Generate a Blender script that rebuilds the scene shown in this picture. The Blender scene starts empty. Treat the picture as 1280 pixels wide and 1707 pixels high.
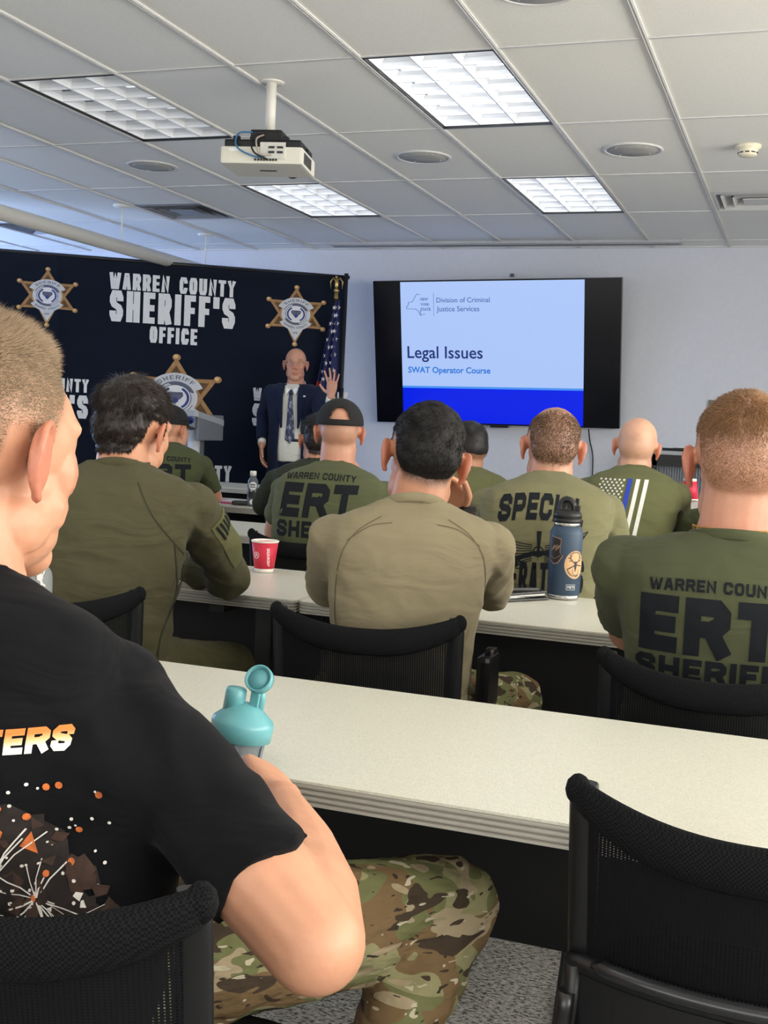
import bpy, bmesh, math, random
import numpy as np
from mathutils import Vector, Matrix, noise
from mathutils.bvhtree import BVHTree
R_ = math.radians
random.seed(5); RNG = np.random.RandomState(5)
SC = bpy.context.scene
COL = SC.collection
# ------------------------------------------------------------------ camera
F_PX = 1946.33; YAW, PITCH, ROLL = -0.346, -0.0756, 0.0478
CAM = Vector((0, 0, 1.25)); CEIL = 1.25 + 1.574
def cam_axes():
    cy, sy, cp, sp, cr, sr = math.cos(YAW), math.sin(YAW), math.cos(PITCH), math.sin(PITCH), math.cos(ROLL), math.sin(ROLL)
    f = Vector((sy*cp, cy*cp, sp)); r = Vector((cy, -sy, 0)); u = r.cross(f)
    return cr*r + sr*u, -sr*r + cr*u, f
AR, AU, AF = cam_axes()
cam = bpy.data.objects.new('camera', bpy.data.cameras.new('camera')); COL.objects.link(cam)
cam.matrix_world = Matrix((AR, AU, -AF)).transposed().to_4x4(); cam.location = CAM
cam.data.sensor_fit = 'HORIZONTAL'; cam.data.sensor_width = 36; cam.data.lens = 36*F_PX/1280
cam.data.clip_start = 0.02; SC.camera = cam
def at(x, y, Y):
    d = AF + AR*(x-640)/F_PX - AU*(y-853.5)/F_PX
    return CAM + d*(Y/d.y)
def atz(x, y, z):
    d = AF + AR*(x-640)/F_PX - AU*(y-853.5)/F_PX
    return CAM + d*((z-CAM.z)/d.z)
# ------------------------------------------------------------------ light levels
SC.view_settings.view_transform = 'Standard'; SC.view_settings.look = 'None'
SC.view_settings.exposure = 0.0; SC.view_settings.gamma = 1.0; SC.view_settings.use_curve_mapping = False
TROFFER = 4.2; WIN_LEFT = 10.0; WIN_RIGHT = 9.5; WIN_BACK = 4.5; TV_TILT = 10; TV_ROLL = -1.0
W = bpy.data.worlds.new('world'); SC.world = W; W.use_nodes = True
W.node_tree.nodes['Background'].inputs[0].default_value = (0.6, 0.75, 1, 1)
W.node_tree.nodes['Background'].inputs[1].default_value = 0.3
# ------------------------------------------------------------------ materials
def lin(c):
    c = c/255.0
    return c/12.92 if c <= .04045 else ((c+.055)/1.055)**2.4
def S(r, g, b, k=1.0):
    return tuple(min(.95, lin(v)*k) for v in (r, g, b))
class NT:
    def __init__(s, name):
        s.m = bpy.data.materials.new(name); s.m.use_nodes = True; s.t = s.m.node_tree
        s.b = s.t.nodes['Principled BSDF']; s.o = s.t.nodes['Material Output']
    def n(s, typ, **kw):
        nd = s.t.nodes.new('ShaderNode'+typ)
        for k, v in kw.items():
            if k.startswith('_'): setattr(nd, k[1:], v)
            else: nd.inputs[k.replace('__', ' ')].default_value = v
        return nd
    def l(s, a, b): s.t.links.new(a, b)
    def coords(s, scale=(1, 1, 1), rot=(0, 0, 0)):
        tc = s.n('TexCoord'); mp = s.n('Mapping'); mp.inputs['Scale'].default_value = scale; mp.inputs['Rotation'].default_value = rot
        s.l(tc.outputs['Object'], mp.inputs['Vector']); return mp.outputs[0]
    def noise(s, sc, det=3, vec=None, rough=.5):
        nd = s.n('TexNoise', Scale=sc, Detail=det, Roughness=rough)
        s.l(vec if vec else s.coords(), nd.inputs['Vector']); return nd.outputs[0]
    def ramp(s, fac, stops, interp='LINEAR'):
        nd = s.t.nodes.new('ShaderNodeValToRGB'); cr = nd.color_ramp; cr.interpolation = interp
        while len(cr.elements) < len(stops): cr.elements.new(.5)
        for e, (p, c) in zip(cr.elements, stops):
            e.position = p; e.color = tuple(c)+(1,) if len(c) == 3 else c
        s.l(fac, nd.inputs[0]); return nd.outputs[0]
    def mix(s, fac, a, b, mode='MIX'):
        nd = s.t.nodes.new('ShaderNodeMix'); nd.data_type = 'RGBA'; nd.blend_type = mode
        for sock, v in ((nd.inputs[0], fac), (nd.inputs[6], a), (nd.inputs[7], b)):
            if hasattr(v, 'is_linked'): s.l(v, sock)
            elif isinstance(v, (int, float)): sock.default_value = v
            else: sock.default_value = tuple(v)+(1,) if len(v) == 3 else v
        return nd.outputs[2]
    def bump(s, h, st=.3, dist=.01):
        nd = s.n('Bump', Strength=st, Distance=dist); s.l(h, nd.inputs['Height']); s.l(nd.outputs[0], s.b.inputs['Normal'])
    def col(s, c):
        if hasattr(c, 'is_linked'): s.l(c, s.b.inputs['Base Color'])
        else: s.b.inputs['Base Color'].default_value = tuple(c)+(1,)
MC = {}
def plain(name, c, rough=.5, metal=0, var=.06, sc=30, bump=0, bsc=200, coat=0, spec=.5):
    if name in MC: return MC[name]
    t = NT(name); t.b.inputs['Roughness'].default_value = rough; t.b.inputs['Metallic'].default_value = metal
    t.b.inputs['Specular IOR Level'].default_value = spec
    t.b.inputs['Coat Weight'].default_value = coat
    n = t.noise(sc); t.col(t.ramp(n, [(.3, tuple(v*(1-var) for v in c)), (.7, tuple(min(1, v*(1+var)) for v in c))]))
    if bump: t.bump(t.noise(bsc, 4), bump, .002)
    MC[name] = t.m; return t.m
def cloth(name, c, rough=.9, wr=.5, sheen=.05, weave=900, var=.08):
    t = NT(name); t.b.inputs['Roughness'].default_value = rough; t.b.inputs['Specular IOR Level'].default_value = .15
    t.b.inputs['Sheen Weight'].default_value = sheen; t.b.inputs['Sheen Roughness'].default_value = .5
    big = t.noise(9, 4); fine = t.noise(weave, 2)
    c1 = t.ramp(big, [(.3, tuple(v*(1-var) for v in c)), (.7, tuple(v*(1+var) for v in c))])
    t.col(t.mix(.25, c1, t.ramp(fine, [(.3, tuple(v*.7 for v in c)), (.7, tuple(v*1.25 for v in c))])))
    # folds: a stretched, distorted noise
    tc = t.n('TexCoord'); mp = t.n('Mapping'); mp.inputs['Scale'].default_value = (5, 5, 13); mp.inputs['Rotation'].default_value = (.3, .5, .2)
    t.l(tc.outputs['Object'], mp.inputs[0]); w = t.n('TexNoise', Scale=1.0, Detail=2.5, Distortion=1.2); t.l(mp.outputs[0], w.inputs[0])
    add = t.n('Math', _operation='MULTIPLY_ADD'); t.l(fine, add.inputs[0]); add.inputs[1].default_value = .02; t.l(w.outputs[0], add.inputs[2])
    t.bump(add.outputs[0], wr*.7, .03)
    return t.m
def skin(name, c, red, stub, stubk=.75):
    t = NT(name); b = t.b; b.inputs['Roughness'].default_value = .48; b.inputs['Subsurface Weight'].default_value = .12
    b.inputs['Subsurface Radius'].default_value = (.012, .004, .002); b.inputs['Subsurface Scale'].default_value = .6
    n = t.noise(28, 5); base = t.ramp(n, [(.25, tuple(v*.9 for v in c)), (.75, tuple(min(1, v*1.06) for v in c))])
    a1 = t.n('Attribute', _attribute_name='red'); a2 = t.n('Attribute', _attribute_name='stub')
    x = t.mix(a1.outputs['Fac'], base, red)
    fn = t.noise(420, 3); m = t.n('Math', _operation='MULTIPLY'); t.l(a2.outputs['Fac'], m.inputs[0])
    rr = t.ramp(fn, [(.3, (.55, .55, .55)), (.7, (1, 1, 1))]); t.l(rr, m.inputs[1])
    m2 = t.n('Math', _operation='MULTIPLY'); t.l(m.outputs[0], m2.inputs[0]); m2.inputs[1].default_value = stubk
    x = t.mix(m2.outputs[0], x, stub); t.col(x); t.bump(t.noise(160, 5), .12, .002)
    return t.m
def camo(name, k=1.0):
    t = NT(name); t.b.inputs['Roughness'].default_value = .9; t.b.inputs['Specular IOR Level'].default_value = .1
    def blob(sc, lo, stretch, rot, seed):
        tc = t.n('TexCoord'); mp = t.n('Mapping'); mp.inputs['Scale'].default_value = stretch; mp.inputs['Rotation'].default_value = rot; mp.inputs['Location'].default_value = (seed, seed*2, seed*.7)
        t.l(tc.outputs['Object'], mp.inputs[0]); nz = t.n('TexNoise', Scale=sc*1.35, Detail=1.2, Distortion=.6); t.l(mp.outputs[0], nz.inputs[0])
        return t.ramp(nz.outputs[0], [(0, (0, 0, 0)), (lo, (1, 1, 1))], 'CONSTANT')
    KK = 1.35
    c = t.mix(blob(6, .50, (1, 1, 1.6), (.2, .4, .1), 3), S(136, 132, 98, k), S(104, 106, 72, k))
    c = t.mix(blob(6, .56, (1, 1.2, 1.5), (.5, .2, .4), 8), c, S(112, 92, 66, k))
    c = t.mix(blob(9, .60, (1, 1, 2.4), (.3, .9, .2), 14), c, S(154, 140, 114, k))
    c = t.mix(blob(11, .61, (1, 1, 2.6), (.3, .9, .2), 21), c, S(66, 56, 46, k))
    c = t.mix(blob(22, .68, (1, 1, 3), (.1, .9, .5), 31), c, S(178, 170, 148, k))
    c = t.mix(blob(26, .68, (1, 1, 3), (.1, .7, .5), 45), c, S(58, 50, 42, k))
    t.col(c)
    w = t.noise(11, 3, t.coords((1, 1, 2.2), (.4, .2, 0))); t.bump(w, .8, .03); return t.m
def emit(name, c, st=1.0):
    t = NT(name); t.b.inputs['Base Color'].default_value = (0, 0, 0, 1); t.b.inputs['Roughness'].default_value = .25
    t.b.inputs['Emission Color'].default_value = tuple(c)+(1,); t.b.inputs['Emission Strength'].default_value = st; return t.m
# ------------------------------------------------------------------ mesh helpers
def newbm(): return bmesh.new()
def xf(bm, vs, M):
    if M is not None:
        for v in vs: v.co = M @ v.co
def box(bm, c, s, M=None, bev=0, mi=0):
    r = bmesh.ops.create_cube(bm, size=1); vs = r['verts']
    for v in vs: v.co = Vector((v.co.x*s[0]+c[0], v.co.y*s[1]+c[1], v.co.z*s[2]+c[2]))
    fs = list({f for v in vs for f in v.link_faces})
    for f in fs: f.material_index = mi
    if bev:
        es = list({e for v in vs for e in v.link_edges})
        rr = bmesh.ops.bevel(bm, geom=es, offset=bev, segments=2, affect='EDGES', profile=.7)
        vs = list({v for f in rr['faces'] for v in f.verts} | {v for v in vs if v.is_valid})
        for f in rr['faces']: f.material_index = mi
    xf(bm, vs, M); return vs
def frame_axes(t, up=None):
    t = t.normalized(); up = up or (Vector((0, 0, 1)) if abs(t.z) < .9 else Vector((1, 0, 0)))
    x = t.cross(up).normalized(); return x, x.cross(t).normalized()
def loft(bm, rings, cap=True, mi=0, closed=True):
    rs = [[bm.verts.new(p) for p in r] for r in rings]; n = len(rs[0])
    for a, b in zip(rs, rs[1:]):
        for i in range(n if closed else n-1):
            j = (i+1) % n
            f = bm.faces.new((a[i], a[j], b[j], b[i])); f.material_index = mi; f.smooth = True
    if cap and closed:
        f = bm.faces.new(list(reversed(rs[0]))); f.material_index = mi
        f = bm.faces.new(rs[-1]); f.material_index = mi
    return rs
def tube(bm, pts, rad, n=12, mi=0, flat=1.0, cap=True, up=None):
    pts = [Vector(p) for p in pts]; rings = []
    if not hasattr(rad, '__len__'): rad = [rad]*len(pts)
    px = None
    for i, p in enumerate(pts):
        t = (pts[min(i+1, len(pts)-1)]-pts[max(i-1, 0)])
        if t.length < 1e-9: t = Vector((0, 0, 1))
        t.normalize()
        if px is None: x, y = frame_axes(t, up)
        else:
            x = (px - t*px.dot(t))
            x = x.normalized() if x.length > 1e-6 else frame_axes(t)[0]
            y = x.cross(t).normalized()
        px = x
        rings.append([p + x*math.cos(a)*rad[i] + y*math.sin(a)*rad[i]*flat for a in [2*math.pi*k/n for k in range(n)]])
    loft(bm, rings, cap, mi)
def lathe(bm, prof, c=(0, 0, 0), n=32, M=None, mi=0, sx=1, sy=1):
    rings = []
    for r, z in prof:
        ring = [Vector((c[0]+math.cos(2*math.pi*k/n)*max(r, 1e-4)*sx, c[1]+math.sin(2*math.pi*k/n)*max(r, 1e-4)*sy, c[2]+z)) for k in range(n)]
        rings.append([M @ p for p in ring] if M else ring)
    loft(bm, rings, True, mi)
def ell(bm, c, r, M=None, sub=3, mi=0):
    rr = bmesh.ops.create_icosphere(bm, subdivisions=sub, radius=1)
    for v in rr['verts']:
        p = Vector((v.co.x*r[0]+c[0], v.co.y*r[1]+c[1], v.co.z*r[2]+c[2])); v.co = M @ p if M else p
    for f in {f for v in rr['verts'] for f in v.link_faces}: f.smooth = True; f.material_index = mi
def bez(p0, p1, p2, n):
    p0, p1, p2 = Vector(p0), Vector(p1), Vector(p2)
    return [(1-t)**2*p0 + 2*t*(1-t)*p1 + t*t*p2 for t in [i/(n-1) for i in range(n)]]
def smooth_pts(pts, n=6):
    P = [Vector(p) for p in pts]; out = []
    for i in range(len(P)-1):
        a, b, c, d = P[max(i-1, 0)], P[i], P[i+1], P[min(i+2, len(P)-1)]
        for k in range(n):
            t = k/n; out.append(.5*((2*b)+(-a+c)*t+(2*a-5*b+4*c-d)*t*t+(-a+3*b-3*c+d)*t**3))
    out.append(P[-1]); return out
def mesh_from(bm, name='m', fix=True):
    if fix: bmesh.ops.recalc_face_normals(bm, faces=bm.faces)
    me = bpy.data.meshes.new(name); bm.to_mesh(me); bm.free(); return me
def put(name, src, m, parent=None, label=None, cat=None, group=None, kind=None, smooth=None, fix=True, world=False):
    me = mesh_from(src, name, fix) if isinstance(src, bmesh.types.BMesh) else src
    me.name = name
    for x in (m if isinstance(m, (list, tuple)) else [m]): me.materials.append(x)
    if smooth is not None: me.polygons.foreach_set('use_smooth', [smooth]*len(me.polygons))
    o = bpy.data.objects.new(name, me); COL.objects.link(o)
    if parent is not None:
        o.parent = parent
        if world:
            M = WM[parent.name].inverted() if parent.name in WM else Matrix.Identity(4)
            me.transform(M); WM[o.name] = WM.get(parent.name, Matrix.Identity(4))
    tag(o, label, cat, group, kind); return o
WM = {}
def tag(o, label=None, cat=None, group=None, kind=None):
    for k, v in (('label', label), ('category', cat), ('group', group), ('kind', kind)):
        if v: o[k] = v
    return o
def thing(name, label, cat, loc=(0, 0, 0), rz=0, group=None):
    o = bpy.data.objects.new(name, None); COL.objects.link(o); o.location = loc; o.rotation_euler = (0, 0, rz); o.empty_display_size = .1
    WM[o.name] = Matrix.Translation(loc) @ Matrix.Rotation(rz, 4, 'Z')
    return tag(o, label, cat, group)
def copy_tree(o, parent=None):
    c = o.copy(); COL.objects.link(c); c.parent = parent
    for ch in list(o.children): copy_tree(ch, c)
    return c
def autosmooth(o, ang=40):
    me = o.data; bm = bmesh.new(); bm.from_mesh(me)
    for f in bm.faces: f.smooth = True
    for e in bm.edges:
        if len(e.link_faces) == 2 and e.calc_face_angle(0) > R_(ang): e.smooth = False
    bm.to_mesh(me); bm.free(); return o
def fuse(bm, voxel, it=3, fac=.5):
    me = mesh_from(bm, 'tmp'); o = bpy.data.objects.new('tmp', me); COL.objects.link(o)
    md = o.modifiers.new('r', 'REMESH'); md.mode = 'VOXEL'; md.voxel_size = voxel
    if it: s = o.modifiers.new('s', 'SMOOTH'); s.factor = fac; s.iterations = it
    dg = bpy.context.evaluated_depsgraph_get(); out = bpy.data.meshes.new_from_object(o.evaluated_get(dg))
    bpy.data.objects.remove(o); bpy.data.meshes.remove(me)
    out.polygons.foreach_set('use_smooth', [True]*len(out.polygons)); return out
def getco(me):
    a = np.empty(len(me.vertices)*3, 'f'); me.vertices.foreach_get('co', a); return a.reshape(-1, 3)
def setco(me, a): me.vertices.foreach_set('co', a.astype('f').ravel()); me.update()
def getno(me):
    a = np.empty(len(me.vertices)*3, 'f'); me.vertices.foreach_get('normal', a); return a.reshape(-1, 3)
def sstep(a, b, x): t = np.clip((x-a)/(b-a), 0, 1); return t*t*(3-2*t)
# ------------------------------------------------------------------ lettering: strokes with mitred corners
_c = .2
GL = {
 'A': (1, [[(0, 0), (.36, 1), (.64, 1), (1, 0)], [(.17, .28), (.83, .28)]]),
 'B': (1, [[(0, 0), (0, 1), (.8, 1), (.97, .85), (.97, .65), (.8, .53), (0, .53)], [(.8, .53), (1, .4), (1, .15), (.8, 0), (0, 0)]]),
 'C': (1, [[(1, .79), (1, .8), (.8, 1), (.2, 1), (0, .8), (0, .2), (.2, 0), (.8, 0), (1, .2), (1, .21)]]),
 'D': (1, [[(0, 0), (0, 1), (.75, 1), (1, .8), (1, .2), (.75, 0), (0, 0)]]),
 'E': (.85, [[(1, 1), (0, 1), (0, 0), (1, 0)], [(0, .5), (.9, .5)]]),
 'F': (.82, [[(1, 1), (0, 1), (0, 0)], [(0, .5), (.85, .5)]]),
 'G': (1, [[(1, .79), (1, .8), (.8, 1), (.2, 1), (0, .8), (0, .2), (.2, 0), (.8, 0), (1, .2), (1, .48), (.6, .48)]]),
 'H': (1, [[(0, 0), (0, 1)], [(1, 0), (1, 1)], [(0, .5), (1, .5)]]),
 'I': (0, [[(0, 0), (0, 1)]]),
 'J': (.8, [[(1, 1), (1, .2), (.8, 0), (.2, 0), (0, .2), (0, .35)]]),
 'K': (1, [[(0, 0), (0, 1)], [(1, 1), (.1, .45)], [(.3, .6), (1, 0)]]),
 'L': (.8, [[(0, 1), (0, 0), (1, 0)]]),
 'M': (1.4, [[(0, 0), (0, 1), (.5, .25), (1, 1), (1, 0)]]),
 'N': (1, [[(0, 0), (0, 1), (1, 0), (1, 1)]]),
 'O': (1, [[(.5, 1), (.2, 1), (0, .8), (0, .2), (.2, 0), (.8, 0), (1, .2), (1, .8), (.8, 1), (.5, 1)]]),
 'P': (.95, [[(0, 0), (0, 1), (.8, 1), (1, .85), (1, .58), (.8, .43), (0, .43)]]),
 'R': (1, [[(0, 0), (0, 1), (.8, 1), (1, .85), (1, .62), (.8, .47), (0, .47)], [(.62, .47), (1, 0)]]),
 'S': (1, [[(1, .82), (1, .84), (.8, 1), (.2, 1), (0, .84), (0, .68), (.2, .55), (.8, .45), (1, .32), (1, .16), (.8, 0), (.2, 0), (0, .16), (0, .18)]]),
 'T': (.95, [[(0, 1), (1, 1)], [(.5, 1), (.5, 0)]]),
 'U': (1, [[(0, 1), (0, .2), (.2, 0), (.8, 0), (1, .2), (1, 1)]]),
 'V': (1, [[(0, 1), (.42, 0), (.58, 0), (1, 1)]]),
 'W': (1.5, [[(0, 1), (.22, 0), (.3, 0), (.5, .9), (.7, 0), (.78, 0), (1, 1)]]),
 'X': (1, [[(0, 0), (1, 1)], [(0, 1), (1, 0)]]),
 'Y': (1, [[(0, 1), (.5, .45), (1, 1)], [(.5, .45), (.5, 0)]]),
 "'": (0, [[(0, 1), (0, .78)]]), '1': (.3, [[(0, .8), (1, 1), (1, 0)]]), '2': (.9, [[(0, .8), (.2, 1), (.8, 1), (1, .8), (1, .62), (0, 0), (1, 0)]]),
}
def ribbon(bm, pts, w, fn, mi=0, seg=.01, caps=True, closed=False):
    P = [Vector(p).to_3d() for p in pts]
    if caps == 1 and (P[0]-P[-1]).length > 1e-6:
        P[0] = P[0]+(P[0]-P[1]).normalized()*w/2; P[-1] = P[-1]+(P[-1]-P[-2]).normalized()*w/2
    loop = (P[0]-P[-1]).length < 1e-6
    L, Rr = [], []
    n = len(P)
    for i in range(n):
        if loop: a, b = P[i-1] if i else P[-2], P[i+1] if i < n-1 else P[1]
        else: a, b = P[max(i-1, 0)], P[min(i+1, n-1)]
        d1 = (P[i]-a).normalized() if (P[i]-a).length > 1e-9 else (b-P[i]).normalized()
        d2 = (b-P[i]).normalized() if (b-P[i]).length > 1e-9 else d1
        t = (d1+d2); t = t.normalized() if t.length > 1e-6 else d1
        nn = Vector((-t.y, t.x, 0)); k = w/2/max(.55, nn.dot(Vector((-d1.y, d1.x, 0))))
        L.append(P[i]+nn*k); Rr.append(P[i]-nn*k)
    prev = None
    for i in range(n-1):
        m = max(1, int((P[i+1]-P[i]).length/seg))
        for k in range(m+1):
            if k == 0 and prev: continue
            t = k/m; a = L[i].lerp(L[i+1], t); b = Rr[i].lerp(Rr[i+1], t)
            q = max(1, int(w/seg)); row = [bm.verts.new(fn(*(a.lerp(b, s/q)).xy)) for s in range(q+1)]
            if prev:
                for s in range(q):
                    f = bm.faces.new((prev[s], prev[s+1], row[s+1], row[s])); f.material_index = mi; f.smooth = True
            prev = row
def letters(bm, txt, h, w, fn, stroke=.22, gw=.55, gap=.12, x0=None, y0=0, mi=0, seg=.01, slant=0):
    """txt centred on x=0 (or from x0), cap height h, fitted to total width w; baseline y0"""
    s = stroke; ws = []; g = {}
    for ch in txt: ws.append(.35 if ch == ' ' else (s if GL[ch][0] == 0 else gw*GL[ch][0]+s*.4))
    tot = sum(ws)+gap*(len(txt)-1); k = w/(tot*h); x = (-w/2 if x0 is None else x0)
    for ch, cw in zip(txt, ws):
        if ch != ' ':
            for st in GL[ch][1]:
                P = [(x/h/k*1.0 + s/2 + px*(cw-s), s/2+py*(1-s)) for px, py in st]
                ribbon(bm, P, s, lambda a, b: fn(a*h*k + slant*b*h, y0+b*h), mi, seg/h/max(k, .2))
        x += (cw+gap)*h*k
def polyflat(bm, pts, fn, mi=0, seg=.03, smooth=True):
    b2 = bmesh.new(); b2.faces.new([b2.verts.new((p[0], p[1], 0)) for p in pts])
    bmesh.ops.triangulate(b2, faces=b2.faces)
    for _ in range(6):
        es = [e for e in b2.edges if e.calc_length() > seg]
        if not es: break
        bmesh.ops.subdivide_edges(b2, edges=es, cuts=1); bmesh.ops.triangulate(b2, faces=[f for f in b2.faces if len(f.verts) > 3])
    mp = {}
    for v in b2.verts: mp[v] = bm.verts.new(fn(v.co.x, v.co.y))
    for f in b2.faces:
        g = bm.faces.new([mp[v] for v in f.verts]); g.material_index = mi; g.smooth = smooth
    b2.free()
def circ(cx, cy, r, n=32, a0=0, a1=360, ry=None):
    ry = ry or r
    return [(cx+r*math.cos(R_(a0+(a1-a0)*k/n)), cy+ry*math.sin(R_(a0+(a1-a0)*k/n))) for k in range(n+(0 if a1-a0 == 360 else 1))]
def arcmap(fn, cx, cy, r, up=True):
    """bend text written along x into an arc round (cx,cy)"""
    if up: return lambda u, v: fn(cx+(r+v)*math.sin(u/r), cy+(r+v)*math.cos(u/r))
    return lambda u, v: fn(cx+(r-v)*math.sin(u/r), cy-(r-v)*math.cos(u/r))
# ------------------------------------------------------------------ room
XL, XR, YB, YF = -8.6, 3.0, -2.6, 10.02
M_WALL = plain('wall_paint', S(200, 203, 212, 1.12), .75, var=.02, bump=.1, bsc=500)
M_TILE = (lambda: (lambda t: (t.col(t.ramp(t.noise(240, 3), [(.35, S(222, 222, 219, 1.12)), (.6, S(236, 236, 232, 1.1))])), t.b.inputs.__getitem__('Roughness').__setattr__('default_value', .95), t.bump(t.noise(330, 3), .25, .002), t.m)[-1])(NT('ceiling_tile')))()
M_BAR = plain('grid_white', S(205, 205, 205, 1.1), .4, var=.01)
M_BLACK = plain('black_plastic', S(16, 17, 20), .42, var=.1)
M_BLKMETAL = plain('black_metal', S(22, 22, 25), .3, var=.1, spec=.6)
M_WHITE = plain('white_plastic', S(232, 230, 222), .35, var=.02)
M_GOLD = plain('gold_metal', S(190, 150, 80), .3, 1.0)
def carpet():
    t = NT('carpet'); t.b.inputs['Roughness'].default_value = 1; t.b.inputs['Specular IOR Level'].default_value = .05
    n = t.noise(70, 5, t.coords((1, 2.2, 1)), .75); n2 = t.noise(14, 2)
    t.col(t.mix(.08, t.ramp(n, [(.42, S(22, 22, 24)), (.50, S(140, 138, 134)), (.68, S(176, 174, 168))]), t.ramp(n2, [(.3, S(120, 120, 120)), (.7, S(190, 190, 190))])))
    t.bump(n, .6, .006); return t.m
def shell(name, c, s, m):
    bm = newbm(); box(bm, c, s); return put(name, bm, m, kind='structure')
shell('floor', ((XL+XR)/2, (YB+YF)/2, -.05), (XR-XL+.4, YF-YB+.4, .1), carpet())
shell('wall_front', ((XL+XR)/2, YF+.06, 1.5), (XR-XL+.3, .12, 3.0), M_WALL)
def wall_with_window(name, axis, c, span, win, n, col, st):
    """wall in the plane axis=c with a row of panes; win = (a0, a1, z0, z1, panes)"""
    a0, a1, z0, z1, k = win; s0, s1 = span; bm = newbm(); t = .12; sgn = 1 if c > 0 else -1
    def bx(b, p0, p1, q0, q1, off=0, th=t, bev=0):
        if axis == 'x': box(b, (c+sgn*(t/2)+off, (p0+p1)/2, (q0+q1)/2), (th, p1-p0, q1-q0), bev=bev)
        else: box(b, ((p0+p1)/2, c+sgn*(t/2)+off, (q0+q1)/2), (p1-p0, th, q1-q0), bev=bev)
    bx(bm, s0, a0, 0, 3); bx(bm, a1, s1, 0, 3); bx(bm, a0, a1, 0, z0); bx(bm, a0, a1, z1, 3)
    put(name, bm, M_WALL, kind='structure')
    r = thing('window_%d' % n, None, None); r['kind'] = 'structure'
    fm = newbm(); w = .05
    bx(fm, a0, a1, z0, z0+w, th=.08); bx(fm, a0, a1, z1-w, z1, th=.08)
    for i in range(k+1):
        p = a0+(a1-a0)*i/k; bx(fm, max(a0, p-w/2), min(a1, p+w/2), z0+w, z1-w, th=.08)
    put('window_frame', fm, M_WHITE, r)
    gm = newbm(); bx(gm, a0, a1, z0, z1, off=sgn*.03, th=.006); put('window_pane', gm, emit('daylight_%d' % n, col, st), r)
wall_with_window('wall_left', 'x', XL, (YB, YF), (4.2, 9.4, .9, 2.5, 4), 1, (.45, .62, 1.0), WIN_LEFT)
wall_with_window('wall_right', 'x', XR, (YB, YF), (-1.5, 6.5, .9, 2.55, 6), 2, (1.0, .96, .86), WIN_RIGHT)
wall_with_window('wall_back', 'y', YB, (XL, XR), (-6.5, 1.5, 1.0, 2.5, 6), 3, (1.0, .97, .9), WIN_BACK)
GX, GY = -1.337, 4.804
def cell(u, v): return GX+.61*u, GY+1.22*v
lights = {(-1, 0): 1.0, (-1, 2): 1.0, (-4, 0): .22, (-4, 2): .9, (2, 0): 1.0, (2, 2): 1.0, (-7, 0): .25, (-1, -2): 1.0, (-4, -2): 1.0, (2, -2): 1.0, (-1, -4): 1.0, (-4, -4): 1.0, (-7, -2): .5}
vents = [(-6, 2.5), (1, 2.5), (-9, 3)]
bm = newbm()
us = list(range(-12, 8)); 
def quad(b, x0, y0, x1, y1, z, mi=0):
    f = b.faces.new([b.verts.new(p) for p in ((x0, y0, z), (x0, y1, z), (x1, y1, z), (x1, y0, z))]); f.material_index = mi
for u in us:
    for v2 in range(-14, 9):
        v = v2/2
        if (u, math.floor(v)) in lights or (u, v) in vents: continue
        x0, y0 = cell(u, v); x1, y1 = x0+.61, y0+.61
        x0, x1, y0, y1 = max(x0, XL), min(x1, XR), max(y0, YB), min(y1, YF)
        if x1 > x0 and y1 > y0: quad(bm, x0, y0, x1, y1, CEIL)
put('ceiling', bm, M_TILE, kind='structure', fix=False)
shell('ceiling_deck', ((XL+XR)/2, (YB+YF)/2, CEIL+.3), (XR-XL+.4, YF-YB+.4, .1), M_WALL).name = 'ceiling_slab'
bm = newbm(); k = 0
for u in range(-12, 8):
    x = GX+.61*u
    if XL < x < XR: box(bm, (x, (YB+YF)/2, CEIL-.004), (.024, YF-YB, .008)); box(bm, (x-.006, (YB+YF)/2, CEIL-.009), (.003, YF-YB, .003)); box(bm, (x+.006, (YB+YF)/2, CEIL-.009), (.003, YF-YB, .003))
put('trim_1', bm, M_BAR, kind='structure')
bm = newbm()
for v in range(-7, 5):
    y = GY+1.22*v
    if YB < y < YF: box(bm, ((XL+XR)/2, y, CEIL-.003), (XR-XL, .018, .005))
box(bm, ((XL+XR)/2, YF-.012, CEIL-.005), (XR-XL, .024, .01))
put('trim_2', bm, M_BAR, kind='structure')
shell('baseboard_front', ((XL+XR)/2, YF-.006, .05), (XR-XL, .012, .1), plain('baseboard_grey', S(90, 92, 98), .6))
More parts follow.
